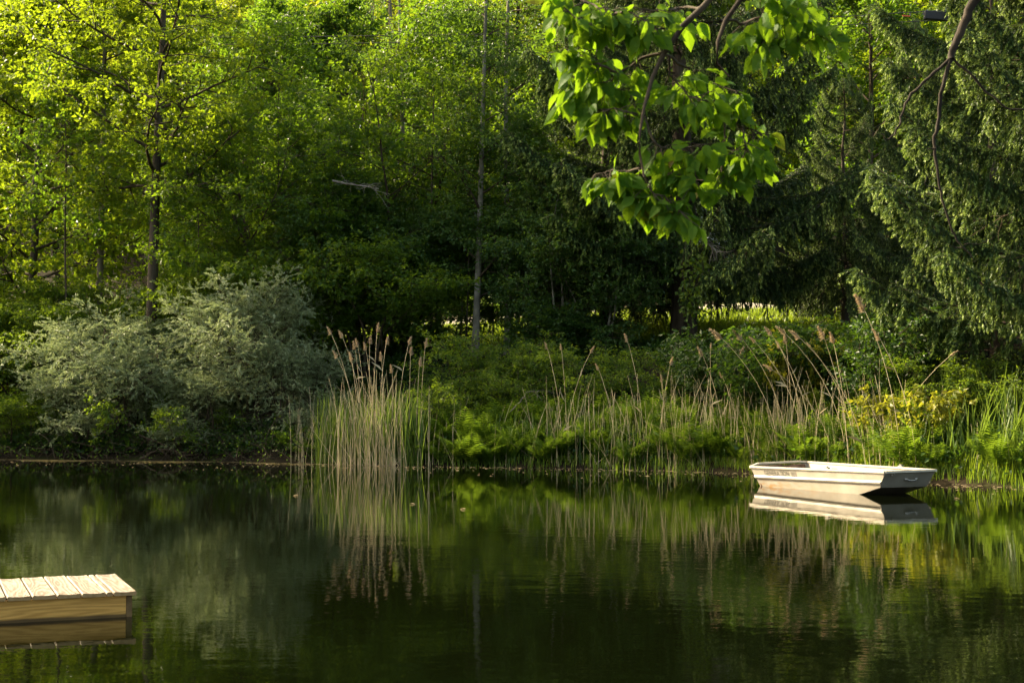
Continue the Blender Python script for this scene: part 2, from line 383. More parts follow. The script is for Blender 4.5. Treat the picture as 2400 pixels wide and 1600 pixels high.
# ------------------------------------------------------------------ spruce
def bough(seed, droopy=1.0):
    """one hanging spruce bough, 1 unit = 1 m, 4 m long along +x"""
    rng = np.random.default_rng(seed); wd, nd = Acc(), Acc()
    Lb = 4.0; s = np.linspace(0, 1, 12)
    ax = np.stack([s*Lb, .12*np.sin(s*5+seed)*s, -.55*np.sin(s*2.2)*.9+.75*s**3*.9], 1)
    wd.tube(ax, .035*(1-.85*s)+.004, 5, cap=False)
    P, A, Ln, V, NR = [], [], [], [], []
    nb = 42
    for side in (-1, 1):
        for i in range(nb):
            u = .12+.88*(i+rng.uniform(0, .9))/nb
            if u < .4 and rng.random() < .4: continue
            p, d = along(ax, min(u, .999))
            bl = (1.2*(1-u)**.65+.2)*rng.uniform(.45, 1.15)
            q = poly(rng, p, d*.75+np.array([0, side*.8, .1]), bl*.6, 3, -.06, .08)
            h = poly(rng, q[-1], unit(q[-1]-q[-2])*.5+np.array([0, 0, -.9*droopy]), bl*rng.uniform(.35, .75), 4, -.35*droopy, .12)
            c = np.concatenate([q, h[1:]])
            wd.tube(c, np.linspace(.008, .003, len(c)), 3, cap=False)
            tassels = [c]
            for k in range(int(2.5+bl*4.5)):                 # side tassels
                pp, dd = along(c, rng.uniform(.15, .85)); sd = unit(np.cross(dd, [0, .3, 1.]))*rng.choice([-1, 1])
                tassels.append(poly(rng, pp, dd*.5+sd*.7+np.array([0, 0, -.4*droopy]), rng.uniform(.12, .32), 3, -.3*droopy, .15))
            for c_ in tassels:
                ln = np.linalg.norm(np.diff(c_, axis=0), axis=1).sum(); n = max(6, int(ln/.0115))
                tone = rng.normal(0, .09)
                for k in range(n):
                    t = .08+.92*(k+.5)/n; pp, dd = along(c_, min(t, .999)); rv = rng.normal(size=3); rv = unit(rv-dd*rv.dot(dd))
                    P.append(pp); A.append(dd*.95+rv*.6); NR.append(rv-.4*dd+rng.normal(0, .12, 3)); Ln.append(rng.uniform(.055, .09))
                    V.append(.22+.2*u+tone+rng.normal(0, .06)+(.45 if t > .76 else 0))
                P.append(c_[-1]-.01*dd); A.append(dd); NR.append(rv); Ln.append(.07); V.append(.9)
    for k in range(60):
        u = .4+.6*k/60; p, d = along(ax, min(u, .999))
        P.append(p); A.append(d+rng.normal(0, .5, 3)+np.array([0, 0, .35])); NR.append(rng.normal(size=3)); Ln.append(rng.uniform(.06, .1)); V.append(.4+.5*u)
    P, A, Ln, V = np.array(P), unit(np.array(A)), np.array(Ln), np.clip(np.array(V), 0, 1)
    nd.leaves(P, A, np.array(NR), Ln, .03, V, fold=.0, droop=.05, belly=.45)
    return wd, nd
BOUGHS = [bough(k, (1, .8, 1.15)[k % 3]) for k in range(3)]
def spruce(seed, H, R, r0, cb=.08, nb=64, only=None):
    rng = np.random.default_rng(seed); tr, wd, nd = Acc(), Acc(), Acc()
    P = np.array([(.05*math.sin(k), .05*math.cos(k*1.7), -.3+(H+.3)*k/11) for k in range(12)])
    tr.tube(P, r0*(1-np.linspace(0, .97, 12)), 12)
    for i in range(nb):
        u = ((i+.5)/nb)**1.05; z = H*(cb+(1-cb)*u)*.985
        ln = R*(1-u)**.75*rng.uniform(.78, 1.12)+.18
        az = i*2.399+rng.uniform(-.35, .35)
        if only is not None and not only(az, z): continue
        s = ln/4.0; tilt = rng.uniform(-.1, .2)+.55*u
        w_, n_ = BOUGHS[int(rng.integers(3))]
        fl = rng.choice([-1, 1]); sv = max(s, .32)
        S = np.diag([s, fl*max(s, .3)**.8, sv**.75])
        ct, st = math.cos(tilt), math.sin(tilt); ca, sa = math.cos(az), math.sin(az)
        Mx = np.array([[ca, -sa, 0], [sa, ca, 0], [0, 0, 1]])@np.array([[ct, 0, -st], [0, 1, 0], [st, 0, ct]])@S
        wd.merge(w_, Mx, (0, 0, z)); nd.merge(n_, Mx, (0, 0, z))
    # dead twiggy stubs under the live boughs
    for i in range(26):
        z = rng.uniform(.5, H*.3); az = rng.uniform(0, 6.28)
        Q = poly(rng, (0, 0, z), (math.cos(az), math.sin(az), -.15), R*rng.uniform(.3, .7), 6, -.05, .12); wd.tube(Q, np.linspace(.02, .004, 7), 4, cap=False)
        for k in range(7):
            p, d = along(Q, rng.uniform(.3, 1)); wd.tube(poly(rng, p, d+rng.normal(0, .6, 3)+np.array([0, 0, -.4]), .5, 3, -.1, .2), .004, 3, cap=False)
    return tr, wd, nd
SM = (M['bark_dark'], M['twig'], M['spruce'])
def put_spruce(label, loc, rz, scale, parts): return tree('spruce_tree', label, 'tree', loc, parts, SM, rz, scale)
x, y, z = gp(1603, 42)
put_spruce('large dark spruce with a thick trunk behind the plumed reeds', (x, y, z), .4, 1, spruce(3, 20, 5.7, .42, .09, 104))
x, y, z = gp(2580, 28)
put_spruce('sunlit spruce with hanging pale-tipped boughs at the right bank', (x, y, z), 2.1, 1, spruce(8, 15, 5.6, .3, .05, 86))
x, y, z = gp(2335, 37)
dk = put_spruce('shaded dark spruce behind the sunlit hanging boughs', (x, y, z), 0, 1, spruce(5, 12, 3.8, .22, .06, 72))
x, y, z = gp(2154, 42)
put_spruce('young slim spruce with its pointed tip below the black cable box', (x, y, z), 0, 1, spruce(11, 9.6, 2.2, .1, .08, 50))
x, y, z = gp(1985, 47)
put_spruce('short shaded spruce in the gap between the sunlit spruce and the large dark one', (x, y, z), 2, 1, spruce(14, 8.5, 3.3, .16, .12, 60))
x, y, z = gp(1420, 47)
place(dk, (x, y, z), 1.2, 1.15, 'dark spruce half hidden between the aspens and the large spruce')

# ------------------------------------------------------------------ trees of the far bank
BM = {'maple': (M['bark_dark'], M['twig'], M['maple']), 'green': (M['bark_dark'], M['twig'], M['green']), 'thorn': (M['twig'], M['twig'], M['thorn']),
      'aspen': (M['bark_aspen'], M['twig'], M['aspen']), 'shrub': (M['twig'], M['twig'], M['shrub']), 'yellow': (M['twig'], M['twig'], M['yellow'])}
g_maple = grow(21, 13, 4.4, .17, .12, 32, 8, 5, 19, .2, .145, gap=.22, flat=.3, limb_up=.3)
g_broad = grow(22, 12, 3.9, .16, .1, 30, 8, 5, 20, .165, .12, gap=.2, limb_up=.4, spray=.22)
g_thorn = grow(23, 8.6, 4.3, .12, .2, 44, 8, 5, 18, .135, .1, gap=.42, stems=4, limb_up=.3, spray=.14, droop=.3, bend=.1)
g_under = grow(25, 4.2, 2.3, .05, .18, 26, 7, 4, 24, .11, .075, stems=4, spray=.16, bend=.1)
g_shrub = grow(26, 2.2, 1.35, .025, .15, 22, 6, 4, 20, .085, .035, stems=5, spray=.1, bend=.1, twig_len=.32)

# dark trunk rising out of the silvery bushes
x, y, z = gp(352, 41.9)
tree('broadleaf_tree', 'tall tree with the straight dark trunk rising behind the silvery bushes', 'tree', (x, y, z),
     grow(31, 18, 4.4, .2, .42, 30, 8, 5, 20, .15, .11, limb_up=.3, bend=.008, trunk_pts=[(0, 0, -.5), (0, 0, 2), (.05, 0, 5), (.1, .05, 8), (.22, .05, 11), (.3, 0, 14), (.4, 0, 18)]), BM['maple'])
x, y, z = gp(226, 46)
pale = tree('broadleaf_tree', 'tree with a slim pale sunlit trunk near the upper left corner', 'tree', (x, y, z),
     grow(32, 17, 3.6, .12, .55, 24, 7, 5, 18, .15, .11, bend=.012, lean=(.02, 0)), (M['bark_grey'], M['twig'], M['maple']))
x, y, z = gp(60, 46.5)
mp = tree('maple_tree', 'bright yellow-green maple filling the far left edge of the far bank', 'tree', (x, y, z), g_maple, BM['maple'], .3)
place(mp, gp(-150, 49), 2.2, 1.05, 'maple cut off by the left edge of the photo')
bl = tree('broadleaf_tree', 'leafy green tree between the dark trunk and the tangled thicket', 'tree', gp(520, 50), g_broad, BM['green'], 1.)
th = tree('thorn_tree', 'arching tangled thorn thicket behind the right-hand silvery bush', 'tree', gp(690, 43.5), g_thorn, BM['thorn'], .2)
place(th, gp(930, 45.5), 2.0, (1, 1, 1.15), 'tangled thorn tree behind the tallest reed clump')
place(th, gp(500, 47.5), 4.1, (.9, .9, .8), 'lower tangled thorn tree just right of the dark trunk')
ap = tree('aspen_tree', 'pale aspen trunk standing on the bank above the willow-like bush', 'tree', gp(1112, 42),
     grow(41, 17, 2.2, .125, .22, 30, 6, 4, 18, .085, .08, limb_up=.45, spray=.2, profile='col', bend=.01, droop=.6, trunk_pts=[(0, 0, -.3), (.05, 0, 1), (.12, 0, 3), (.2, .1, 6), (.28, .1, 9), (.4, 0, 13), (.5, 0, 17)]), BM['aspen'])
place(ap, gp(1190, 42.5), 1.4, (1, 1, .97), 'second pale aspen, just right of the aspen above the willow-like bush')
place(ap, gp(958, 46), 3.3, (1, 1, .98), 'thin leaning aspen left of the pair, its pale stem showing high up')
und = tree('understory_tree', 'low shaded leafy tree between the aspens and the large spruce', 'tree', gp(1290, 43), grow(27, 6.5, 2.6, .07, .2, 30, 7, 5, 24, .1, .08, stems=3, spray=.16, bend=.08), BM['aspen'], 0)
place(und, gp(1060, 45), 1.4, (1, 1, .9), 'low leafy tree between the thorn trees and the pale aspens')
place(und, gp(850, 44.5), 2.9, (1.05, 1, .95), 'low leafy tree behind the plumes of the tallest reed clump')
place(und, gp(1170, 47), 4.4, (1.1, 1, 1.05), 'low leafy tree right behind the pair of pale aspen trunks')
for px, d_, rz_, sc_, lb_ in ((890, 43.5, .4, 1., 'leafy low tree close left of the thin leaning aspen'), (1300, 41.5, 3.6, .9, 'leafy low tree just right of the right-hand pale aspen'), (1400, 40.8, 5.1, .85, 'dark leafy low tree touching the left boughs of the large spruce')):
    place(und, gp(px, d_), rz_, sc_, lb_)
us = tree('understory_shrub', 'leafy green shrub at the left edge behind the silvery bush', 'shrub', gp(60, 44), g_under, BM['shrub'], 0, 1)
for px, d_, rz_, sc_, lb_ in ((530, 44.0, .4, 1.1, 'leafy green shrub rising behind the gap between the two silvery bushes'), (700, 43.6, 1.6, 1.3, 'leafy green shrub right behind the top of the taller silvery bush'), (840, 42.2, 2.9, 1.2, 'leafy green shrub between the taller silvery bush and the aspens')):
    place(us, gp(px, d_), rz_, sc_, lb_)
place(us, gp(190, 45), 2, 1.0, 'leafy shrub left of the dark trunk, above the silvery bush')
place(us, gp(470, 45), 3, .95, 'leafy shrub close right of the dark trunk, above the silvery bushes')
place(us, gp(-40, 45.5), 5, 1.0, 'leafy shrub cut by the left edge above the muddy shallows')

sap = tree('sapling', 'slim dark sapling stem between the dark trunk and the thorn thicket', 'tree', gp(478, 41.6), grow(71, 8.5, 1.1, .035, .5, 16, 5, 3, 14, .12, .085, bend=.03, lean=(-.06, 0)), BM['green'])
place(sap, gp(1092, 42.6), 2.2, (.8, .8, .8), 'thin sapling stem close left of the pale aspen foot')
place(sap, gp(775, 42.4), 3.9, (.9, .9, .95), 'slim dark sapling among the thorn trees behind the reed plumes')
place(sap, gp(1240, 42), 5.0, .85, 'slim sapling right of the second pale aspen')
place(sap, gp(165, 43.5), .8, 1.3, 'slim dark sapling left of the pale slim trunk')
place(sap, gp(640, 44), 4.4, 1.35, 'tall thin sapling rising through the thorn thicket')
place(sap, gp(1010, 43.5), 1.7, 1.3, 'tall thin sapling between the leaning aspen and the pale aspen pair')
# trees farther back in the wood
back = [(-150, 70, 0, 1.1), (0, 72, 1, 1.2), (140, 74, 0, 1.25), (420, 75, 0, 1.2), (600, 77, 0, 1.2), (700, 73, 1, 1.3), (840, 74, 1, 1.2),
        (980, 74, 0, 1.15), (1120, 68, 1, 1.15), (1240, 74, 0, 1.3), (1370, 66, 1, 1.2), (1500, 72, 0, 1.3), (1640, 74, 1, 1.3), (1760, 72, 0, 1.3), (1880, 66, 1, 1.2),
        (1960, 60, 0, 1.05), (2060, 56, 1, 1.1), (2180, 60, 0, 1.1), (2330, 60, 1, 1.2), (2480, 56, 0, 1.2)]
for k, (px, d, kd, s) in enumerate(back):
    zone = 'upper left' if px < 450 else 'middle' if px < 1300 else 'right'
    lab = {'upper left': 'sunlit leafy tree deep in the wood behind the pale slim trunk', 'middle': 'leafy tree deep in the wood behind the thorn trees and aspens',
           'right': 'bright green leafy tree in the wood behind the spruces'}[zone]
    place((mp, bl)[kd], gp(px, d), k*1.9, s, lab, 'trees deep in the wood, '+zone)

# far hillside wood, one mass
def far_wood():
    rng = np.random.default_rng(77); a = Acc()
    n = 0
    for k in range(210):
        d = rng.uniform(84, 135); x = rng.uniform(-.46, .46)*d; z = float(gz(x, d))
        hgt = rng.uniform(17, 25); R = rng.uniform(3.2, 5.2)
        a.tube([(x, d, z-.5), (x+rng.normal(0, .2), d, z+hgt*.5), (x+rng.normal(0, .4), d, z+hgt*.9)], [.2, .15, .04], 6, mat=1)
        m = 46; c = rng.normal(size=(m, 3)); c = unit(c)*rng.uniform(.45, 1, (m, 1))*np.array([R, R, hgt*.46])+np.array([x, d, z+hgt*.52])
        pl = 46
        p = (c[:, None]+rng.normal(size=(m, pl, 3))*np.array([.75, .75, .42])).reshape(-1, 3)
        N = len(p); ax = rng.normal(size=(N, 3)); ax[:, 2] = ax[:, 2]*.4-.3
        sz = rng.uniform(.7, 1.3, N)
        a.leaves(p, ax, rng.normal(size=(N, 3))*.6+np.array([0, 0, 1]), .3*sz, .22*sz, np.clip(rng.normal(.5, .2, N)+np.repeat(rng.normal(0, .12, m), pl), 0, 1))
    tag(a.build('far_wood', [M['far'], M['bark_grey']]), 'sunlit leafy wood covering the hillside far behind', 'wood', kind='stuff')
far_wood()

# ------------------------------------------------------------------ silvery bushes
sv1 = grow(51, 4.0, 2.75, .07, .1, 46, 9, 6, 26, .09, .03, stems=7, limb_up=.25, spread=.9, spray=.035, bend=.12, twig_len=.42, narrow=True, trop=.04)
sv2 = grow(52, 4.5, 2.7, .07, .15, 46, 9, 6, 26, .09, .03, stems=7, limb_up=.3, spread=.8, spray=.035, bend=.12, twig_len=.42, narrow=True, trop=.05)
SV = (M['twig'], M['twig'], M['silver'])
x, y, z = gp(265, 40.6)
tree('silver_bush', 'wide silvery grey-green bush leaning over the muddy shallows, the left one of two', 'bush', (x, y, z), sv1, SV, .5, (1.08, .8, 1.0))
x, y, z = gp(610, 40.0)
sv = tree('silver_bush', 'taller silvery grey-green bush beside the tallest reed clump', 'bush', (x, y, z), sv2, SV, 0, (1., .8, 1.0))

place(sv, gp(215, 40.4), 2.2, (.8, .6, .55), 'low silvery bush spreading over the shallows in front of the left big one')
place(sv, gp(480, 39.6), 4.0, (.75, .55, .5), 'low silvery bush in the dip between the two big silvery ones')
place(sv, gp(690, 39.0), 5.3, (.6, .55, .62), 'low silvery bush hanging to the water just left of the tallest reed clump')

# ------------------------------------------------------------------ bank shrubs
sh = tree('bank_shrub', 'round fresh green shrub with willow-like leaves at the aspen foot', 'shrub', gp(1120, 38.0), g_shrub, BM['shrub'], 0, (1.3, 1.1, 1.25))
place(sh, gp(1035, 36.4), 1, (.95, .9, .85), 'low yellow-green shrub at the water beside the tallest reed clump')
place(sh, gp(1215, 37.6), 2, (1.1, 1, .9), 'darker green shrub right of the round willow-like shrub')
place(sh, gp(1440, 36.6), 3.1, (1.2, .9, .95), 'shrub with reddish fresh tips left of the large spruce trunk')
ds = tree('bank_shrub', 'shaded shrub behind the shrub with reddish tips', 'shrub', gp(1330, 40), grow(28, 2.2, 1.4, .025, .1, 22, 7, 4, 18, .11, .06, stems=5, spray=.12, bend=.1, twig_len=.34), (M['twig'], M['twig'], M['shade_leaf']), 4.2, (1.2, 1, .8))  # leaf colour of these shrubs has the bank's shade mixed in
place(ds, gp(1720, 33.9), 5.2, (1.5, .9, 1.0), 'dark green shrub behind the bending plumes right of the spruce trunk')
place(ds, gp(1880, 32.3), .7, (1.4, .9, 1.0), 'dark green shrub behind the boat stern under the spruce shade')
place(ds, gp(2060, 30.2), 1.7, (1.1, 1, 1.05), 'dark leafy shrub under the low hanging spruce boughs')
place(sh, gp(2260, 28.5), 2.7, (.9, .9, .75), 'small bright shrub beside the tall reed leaves at the right')
ye = tree('yellow_shrub', 'small sunlit yellow-green shrub above the boat bow', 'shrub', gp(2160, 27.9), grow(61, 1.55, .7, .015, .3, 14, 5, 3, 14, .13, .085, stems=3, spray=.1, bend=.12, twig_len=.25), BM['yellow'], 0, 1)
place(ye, gp(1925, 31.8), 1, (1., .8, 1.45), 'sunlit yellow-green sprig among plumed reeds behind the boat')
sp = tree('yellow_shrub', 'x', 'shrub', gp(462, 38.9), grow(62, 2.1, .5, .012, .55, 9, 4, 3, 11, .1, .065, stems=2, spray=.08, bend=.12, twig_len=.22), BM['shrub'], 0, (1, 1, .9))
sp['label'] = ( 'bright yellow-green sprig in the shade below the two silvery bushes')
place(sp, gp(310, 38.9), 3, (.9, .9, 1.25), 'yellow-green sprig poking through the left silvery bush')
place(us, (-17.9, 42.7, float(gz(-17.9, 42.7))), 1.2, 1.15, 'added leafy shrub out of view that shades the left bank')  # unseen shrub added to throw shade on the left bank
place(us, gp(30, 41), .9, (.7, .6, .45), 'low dark shrub at the left edge above the muddy shallows')

# ------------------------------------------------------------------ undergrowth and grass (nobody could count it)
def undergrowth():
    rng = np.random.default_rng(5); a = Acc(); m = 2100
    x = rng.uniform(-22, 18, m); t = .5+9.5*rng.uniform(0, 1, m)**1.2+np.where(x < -5, -.1, 0)
    rr = rng.uniform(.25, .75, m)*np.where(t > 3.5, .62, 1); pl = 52
    c = np.stack([x, yb(x)+t, gz(x, yb(x)+t)], 1)
    o = unit(rng.normal(size=(m, pl, 3))); o[..., 2] = np.abs(o[..., 2])
    p = (c[:, None]+o*rr[:, None, None]*np.array([1, 1, .9])*rng.uniform(.5, 1, (m, pl, 1))).reshape(-1, 3); N = len(p)
    ax = o.reshape(-1, 3)+rng.normal(0, .5, (N, 3))+np.array([0, 0, -.2]); sz = np.repeat(rng.uniform(.7, 1.3, m), pl)*rng.uniform(.6, 1.2, N)
    a.leaves(p, ax, np.array([0, 0, 1.])+rng.normal(0, .5, (N, 3)), .135*sz, .1*sz, np.clip(rng.normal(.4, .2, N)+np.repeat(rng.normal(0, .18, m), pl), 0, 1))
    tag(a.build('undergrowth', M['shade_leaf']), 'dark leafy undergrowth covering the bank slope under the trees', 'undergrowth', kind='stuff')
undergrowth()
def blades(name, mat, label, x0, x1, t0, t1, n, h, wd, seed, cond=None, lean=.35, road=False):
    rng = np.random.default_rng(seed); a = Acc()
    x = rng.uniform(x0, x1, n); t = rng.uniform(t0, t1, n); y = yb(x)+t
    if road: y = np.interp(x, [-60, 4, 60], [62, 53.5, 44])+t
    if cond is not None:
        k = cond(x, t, rng); x, y, t = x[k], y[k], t[k]; n = len(x)
    z = gz(x, y)-.02; hh = h*rng.uniform(.45, 1.25, n); az = rng.uniform(0, 6.283, n); dx, dy = np.cos(az), np.sin(az); ln = lean*rng.uniform(.2, 1.4, n)*hh
    ww = wd*rng.uniform(.6, 1.3, n)*.5
    v = []
    for f, wf in ((0, .7), (.35, 1), (.7, .75)):
        cx, cy, cz = x+dx*ln*f**1.8, y+dy*ln*f**1.8, z+hh*f*(1-.12*f)
        v += [np.stack([cx-dy*ww*wf, cy+dx*ww*wf, cz], 1), np.stack([cx+dy*ww*wf, cy-dx*ww*wf, cz], 1)]
    v.append(np.stack([x+dx*ln, y+dy*ln, z+hh*.88], 1))
    V = np.stack(v, 1).reshape(-1, 3); b = np.arange(n)[:, None]*7
    a.add(V, quad=np.concatenate([b+np.array([[0, 1, 3, 2]]), b+np.array([[2, 3, 5, 4]])]), tri=b+np.array([[4, 5, 6]]), var=np.repeat(np.clip(rng.normal(.5, .2, n), 0, 1), 7))
    return tag(a.build(name, mat), label, 'grass', kind='stuff')
blades('lawn', M['grass'], 'sunlit bright yellow-green grass in the clearing beyond the trees', -22, 26, -8.5, -.2, 60000, .35, .03, 1, road=True)
blades('tall_grass', M['reedleaf'], 'tall shaded green grass on the slope beyond the road', -10, 30, 3.6, 13, 40000, .9, .04, 2, road=True)
blades('bank_grass', M['grass'], 'fresh green grass along the right bank by the boat', 4.5, 16, .05, 2.6, 15000, .5, .014, 3)
blades('waterside_grass', M['fern'], 'sparse green grass along the foot of the far bank', -5.2, 10, -.1, .9, 4000, .34, .014, 4)
blades('reed_leaves', M['reedleaf'], 'upright green reed leaves at the right edge of the bank', 7.2, 13, .3, 3.4, 1500, 1.35, .03, 6, lean=.3)
blades('green_reeds', M['reedleaf'], 'young green reed leaves inside the tallest dead reed clump', -5.0, -2.2, -.2, 1.2, 850, 1.7, .03, 7, lean=.16)
blades('green_reeds', M['reedleaf'], 'young green reed leaves between the ferns and dead stalks behind the boat', -1, 7.5, .1, 2.4, 950, 1.15, .026, 8, lean=.22)

# ------------------------------------------------------------------ reeds
def stalk(a, rng, x, y, H, lx, ly, r=.008, curve=1.9, mat=0):
    s = np.linspace(0, 1, 7); z0 = max(float(gz(x, y)), -.15)
    P = np.stack([x+lx*s**curve, y+ly*s**curve, z0-.05+H*(s-.06*s**3*min(1, abs(lx)/max(H, .1)*2))], 1)
    a.tube(P, np.linspace(r*1.2, r*.45, 7), 4, cap=False, var=rng.random(), mat=mat); return P
def stalks(label, x0, x1, t0, t1, n, h0, h1, seed, dens=None):
    rng = np.random.default_rng(seed); a = Acc()
    for k in range(n):
        x = dens(rng) if dens else rng.uniform(x0, x1)
        y = float(yb(x))+rng.uniform(t0, t1)
        H = rng.uniform(h0, h1)*rng.uniform(.6, 1.)
        stalk(a, rng, x, y, H, rng.normal(0, .13)*H, rng.normal(0, .08)*H, rng.uniform(.004, .008))
        if rng.random() < .2: # snapped stalk
            q = rng.uniform(.3, .8)*H; stalk(a, rng, x+.04, y, q, rng.normal(0, .7)*q, 0, .006, 1)
    tag(a.build('dead_reed_stalks', M['reed'], smooth=True), label, 'reeds', kind='stuff')
cl = lambda c, s: (lambda rng: rng.normal(c, s))
stalks('dense pale straw-coloured stalks of the tallest reed clump', 0, 0, -.5, .8, 240, 1.3, 2.6, 11, cl(-3.55, .58))
stalks('bare dead stalks scattered between the tallest clump and the silvery bush', -5.8, -4.6, -.1, 1., 45, 1.0, 2.0, 12)
stalks('sparse bare stalks among the ferns in the middle of the bank', -2.2, .6, 0, 1.4, 60, .7, 1.7, 13)
stalks('bare dead stalks standing left of the large spruce trunk', .5, 3.2, 0, 1.6, 110, 1.0, 2.1, 14)
stalks('bare dead stalks crowding the bank behind the boat', 3.2, 7.6, .05, 2.0, 300, .9, 2.2, 15)
stalks('short dead stalks among the green reed leaves at the right', 7.6, 12, .2, 2.2, 70, .6, 1.4, 16)

def plume_geo(P, seed, size):
    """drooping feathery seed head along the end of the stem P"""
    rng = np.random.default_rng(seed); a = Acc(); n = 110
    d = unit(P[-1]-P[-2]); sg = np.sign(d[0]) or 1
    n = 150; t = rng.uniform(0, 1, n)
    spine = P[-1][None]+d[None]*((t-.35)*size)[:, None]+np.array([sg*.25, 0, -.35])*(np.clip(t-.2, 0, 1)**2*size*.55)[:, None]
    ax = unit(d[None]*.75+rng.normal(0, .22, (n, 3))+np.array([sg*.45, 0, -.45])*rng.uniform(0, 1.1, (n, 1)))
    a.leaves(spine, ax, rng.normal(size=(n, 3)), size*.36*(1.1-.75*t), size*.035, rng.uniform(0, 1, n), fold=.05, droop=.25)
    return a
def plumed(px, py, d, base_px, label, size=.28, group=None, seed=0):
    """single plumed reed: foot at base_px, seed head at pixel (px, py)"""
    rng = np.random.default_rng(1000+seed+int(px))
    bx = (base_px-1200)/F*d; y = float(yb(bx))+rng.uniform(.1, .9); tip = at(px, py, y)
    z0 = max(float(gz(bx, y)), -.1)
    r = empty('plumed_reed', (bx, y, z0)); tag(r, label, 'reed', group or 'plumed reeds on the far bank')
    s = np.linspace(0, 1, 9); lx = tip.x-bx; H = tip.z-z0
    P = np.stack([lx*s**2.1, 0*s+rng.normal(0, .05)*s, -.05+(H+.05)*(s*(1.0+.16*abs(lx)/H)-.16*abs(lx)/H*s**2.4)], 1)
    a = Acc(); a.tube(P, np.linspace(.008, .0045, 9), 4, cap=False); a.build('stem', M['reed'], r, True)
    plume_geo(P, int(px), size).build('plume', M['plume'], r)
    b = Acc(); k = 1
    i = rng.integers(2, 7, k); ax = np.stack([rng.choice([-1, 1], k)*.6, rng.normal(0, .2, k), rng.uniform(.3, 1, k)], 1)
    b.leaves(P[i], ax, rng.normal(size=(k, 3)), rng.uniform(.2, .4, k), .012, .5, fold=.1, droop=.4); b.build('dry_leaf', M['reed'], r)
CLUMP = 'feathery tan plume in the dense top of the tallest reed clump'
for px, py, b in ((832, 812, 850), (838, 806, 862), (858, 815, 880), (868, 800, 868), (906, 800, 890), (824, 838, 842), (895, 838, 905), (788, 832, 838)):
    plumed(px, py, 36.2, b, CLUMP, .25, 'plumes at the top of the tallest reed clump')
for px, py, b, lab in ((884, 770, 872, 'tallest reed plume, standing highest above the tall reed clump'), (775, 777, 830, 'plume bending left towards the silvery bush'),
        (802, 786, 845, 'plume against the right edge of the silvery bush, second from its left'), (997, 806, 985, 'upright slim plume standing right of the tallest reed clump'),
        (958, 802, 930, 'nodding plume between the tallest clump and the upright slim plume'), (962, 826, 962, 'small plume below the nodding plume beside the tallest clump'),
        (983, 850, 978, 'low small plume just left of the round willow-like shrub'), (919, 868, 925, 'low ragged plume at the right side of the tallest clump')):
    plumed(px, py, 35.8, b, lab, .26)
for px, py, b, lab, sz in ((1282, 812, 1318, 'thin grey plume leaning left before the shaded shrub', .2), (1316, 816, 1330, 'faint plume beside the thin grey plume', .18), (1385, 822, 1325, 'reed arching right, its plume touching the reddish-tipped shrub', .22),
        (1402, 862, 1438, 'short drooping plume below the reddish-tipped shrub', .2), (1470, 795, 1502, 'reed arching left in front of the reddish-tipped shrub', .24),
        (1571, 848, 1530, 'slim plume leaning right under the large spruce trunk', .2), (1553, 888, 1545, 'lower small plume under the large spruce trunk', .18),
        (1684, 786, 1790, 'large plume leaning far left, highest right of the spruce trunk', .36), (1700, 808, 1612, 'plume leaning right on a long arching stem beside the spruce trunk', .36),
        (1644, 826, 1690, 'plume leaning left nearest to the spruce trunk', .26), (1665, 814, 1660, 'small upright plume close to the spruce trunk', .18), (1732, 832, 1690, 'drooping plume low in the middle of the arching reeds', .34),
        (1735, 786, 1810, 'pale plume leaning left over the dark shrub', .34), (1766, 798, 1835, 'small plume leaning left over the dark shrub', .2), (1804, 778, 1850, 'short brown plume in front of the sunlit lawn strip', .24),
        (1832, 776, 1900, 'faded plume leaning left just below the lawn strip', .26), (1872, 786, 1920, 'ragged dark plume upright before the lawn strip', .3), (1840, 798, 1815, 'plume leaning right above the boat stern', .24),
        (1826, 810, 1838, 'stubby plume above the boat stern', .2), (1928, 784, 1895, 'bright orange-tan plume arching right above the boat', .32), (1952, 796, 1900, 'plume arching farther right beside the bright orange-tan plume', .28),
        (1806, 862, 1880, 'low plume pointing left behind the boat stern', .24), (1693, 880, 1720, 'low hooked plume left of the boat stern', .18), (1900, 808, 1915, 'tiny plume beside the yellow-green sprig', .14)):
    plumed(px, py, 32.3 if px > 1600 else 34, b, lab, sz)
for px, py, b, lab, sz in ((2022, 715, 2060, 'tallest lone plume rising in front of the spruce shade', .4), (2058, 790, 2080, 'brown plume beside the tallest lone plume', .3),
        (2228, 830, 2040, 'slanted reed with its small plume under the spruce boughs', .2), (2165, 962, 2030, 'plume leaning low over the grass above the boat bow', .26)):
    plumed(px, py, 29, b, lab, sz)

# ------------------------------------------------------------------ ferns
def fern(seed, n=9, Lf=.75):
    rng = np.random.default_rng(seed); rc, lf = Acc(), Acc()
    for k in range(n):
        az = k*2.4+rng.uniform(-.3, .3); L_ = Lf*rng.uniform(.7, 1.15); up = rng.uniform(1.5, 3.4)
        Q = poly(rng, (0, 0, -.03), (math.cos(az), math.sin(az), up), L_, 8, -.1, .04)
        rc.tube(Q, np.linspace(.006, .002, 9), 3, cap=False)
        m = 13; P, A, Ln = [], [], []
        for i in range(m):
            u = .3+.7*i/m; p, d = along(Q, u); sd = unit(np.cross(d, [0, 0, 1.]))
            ln = .19*Lf/.75*math.sin(math.pi*(.12+.86*(u-.3)/.7))**.7+.02
            for sg in (-1, 1): P.append(p); A.append(sd*sg+d*.45); Ln.append(ln)
        P.append(Q[-1]-.02); A.append(unit(Q[-1]-Q[-2])); Ln.append(.07)
        nn = np.broadcast_to(np.array([0, 0, 1.]), (len(P), 3))+rng.normal(0, .12, (len(P), 3))
        lf.leaves(P, A, nn, np.array(Ln), .04*Lf/.75, np.clip(rng.normal(.5, .15), 0, 1), fold=.1, droop=.12, belly=.35)
    return rc, lf
fern_p = []
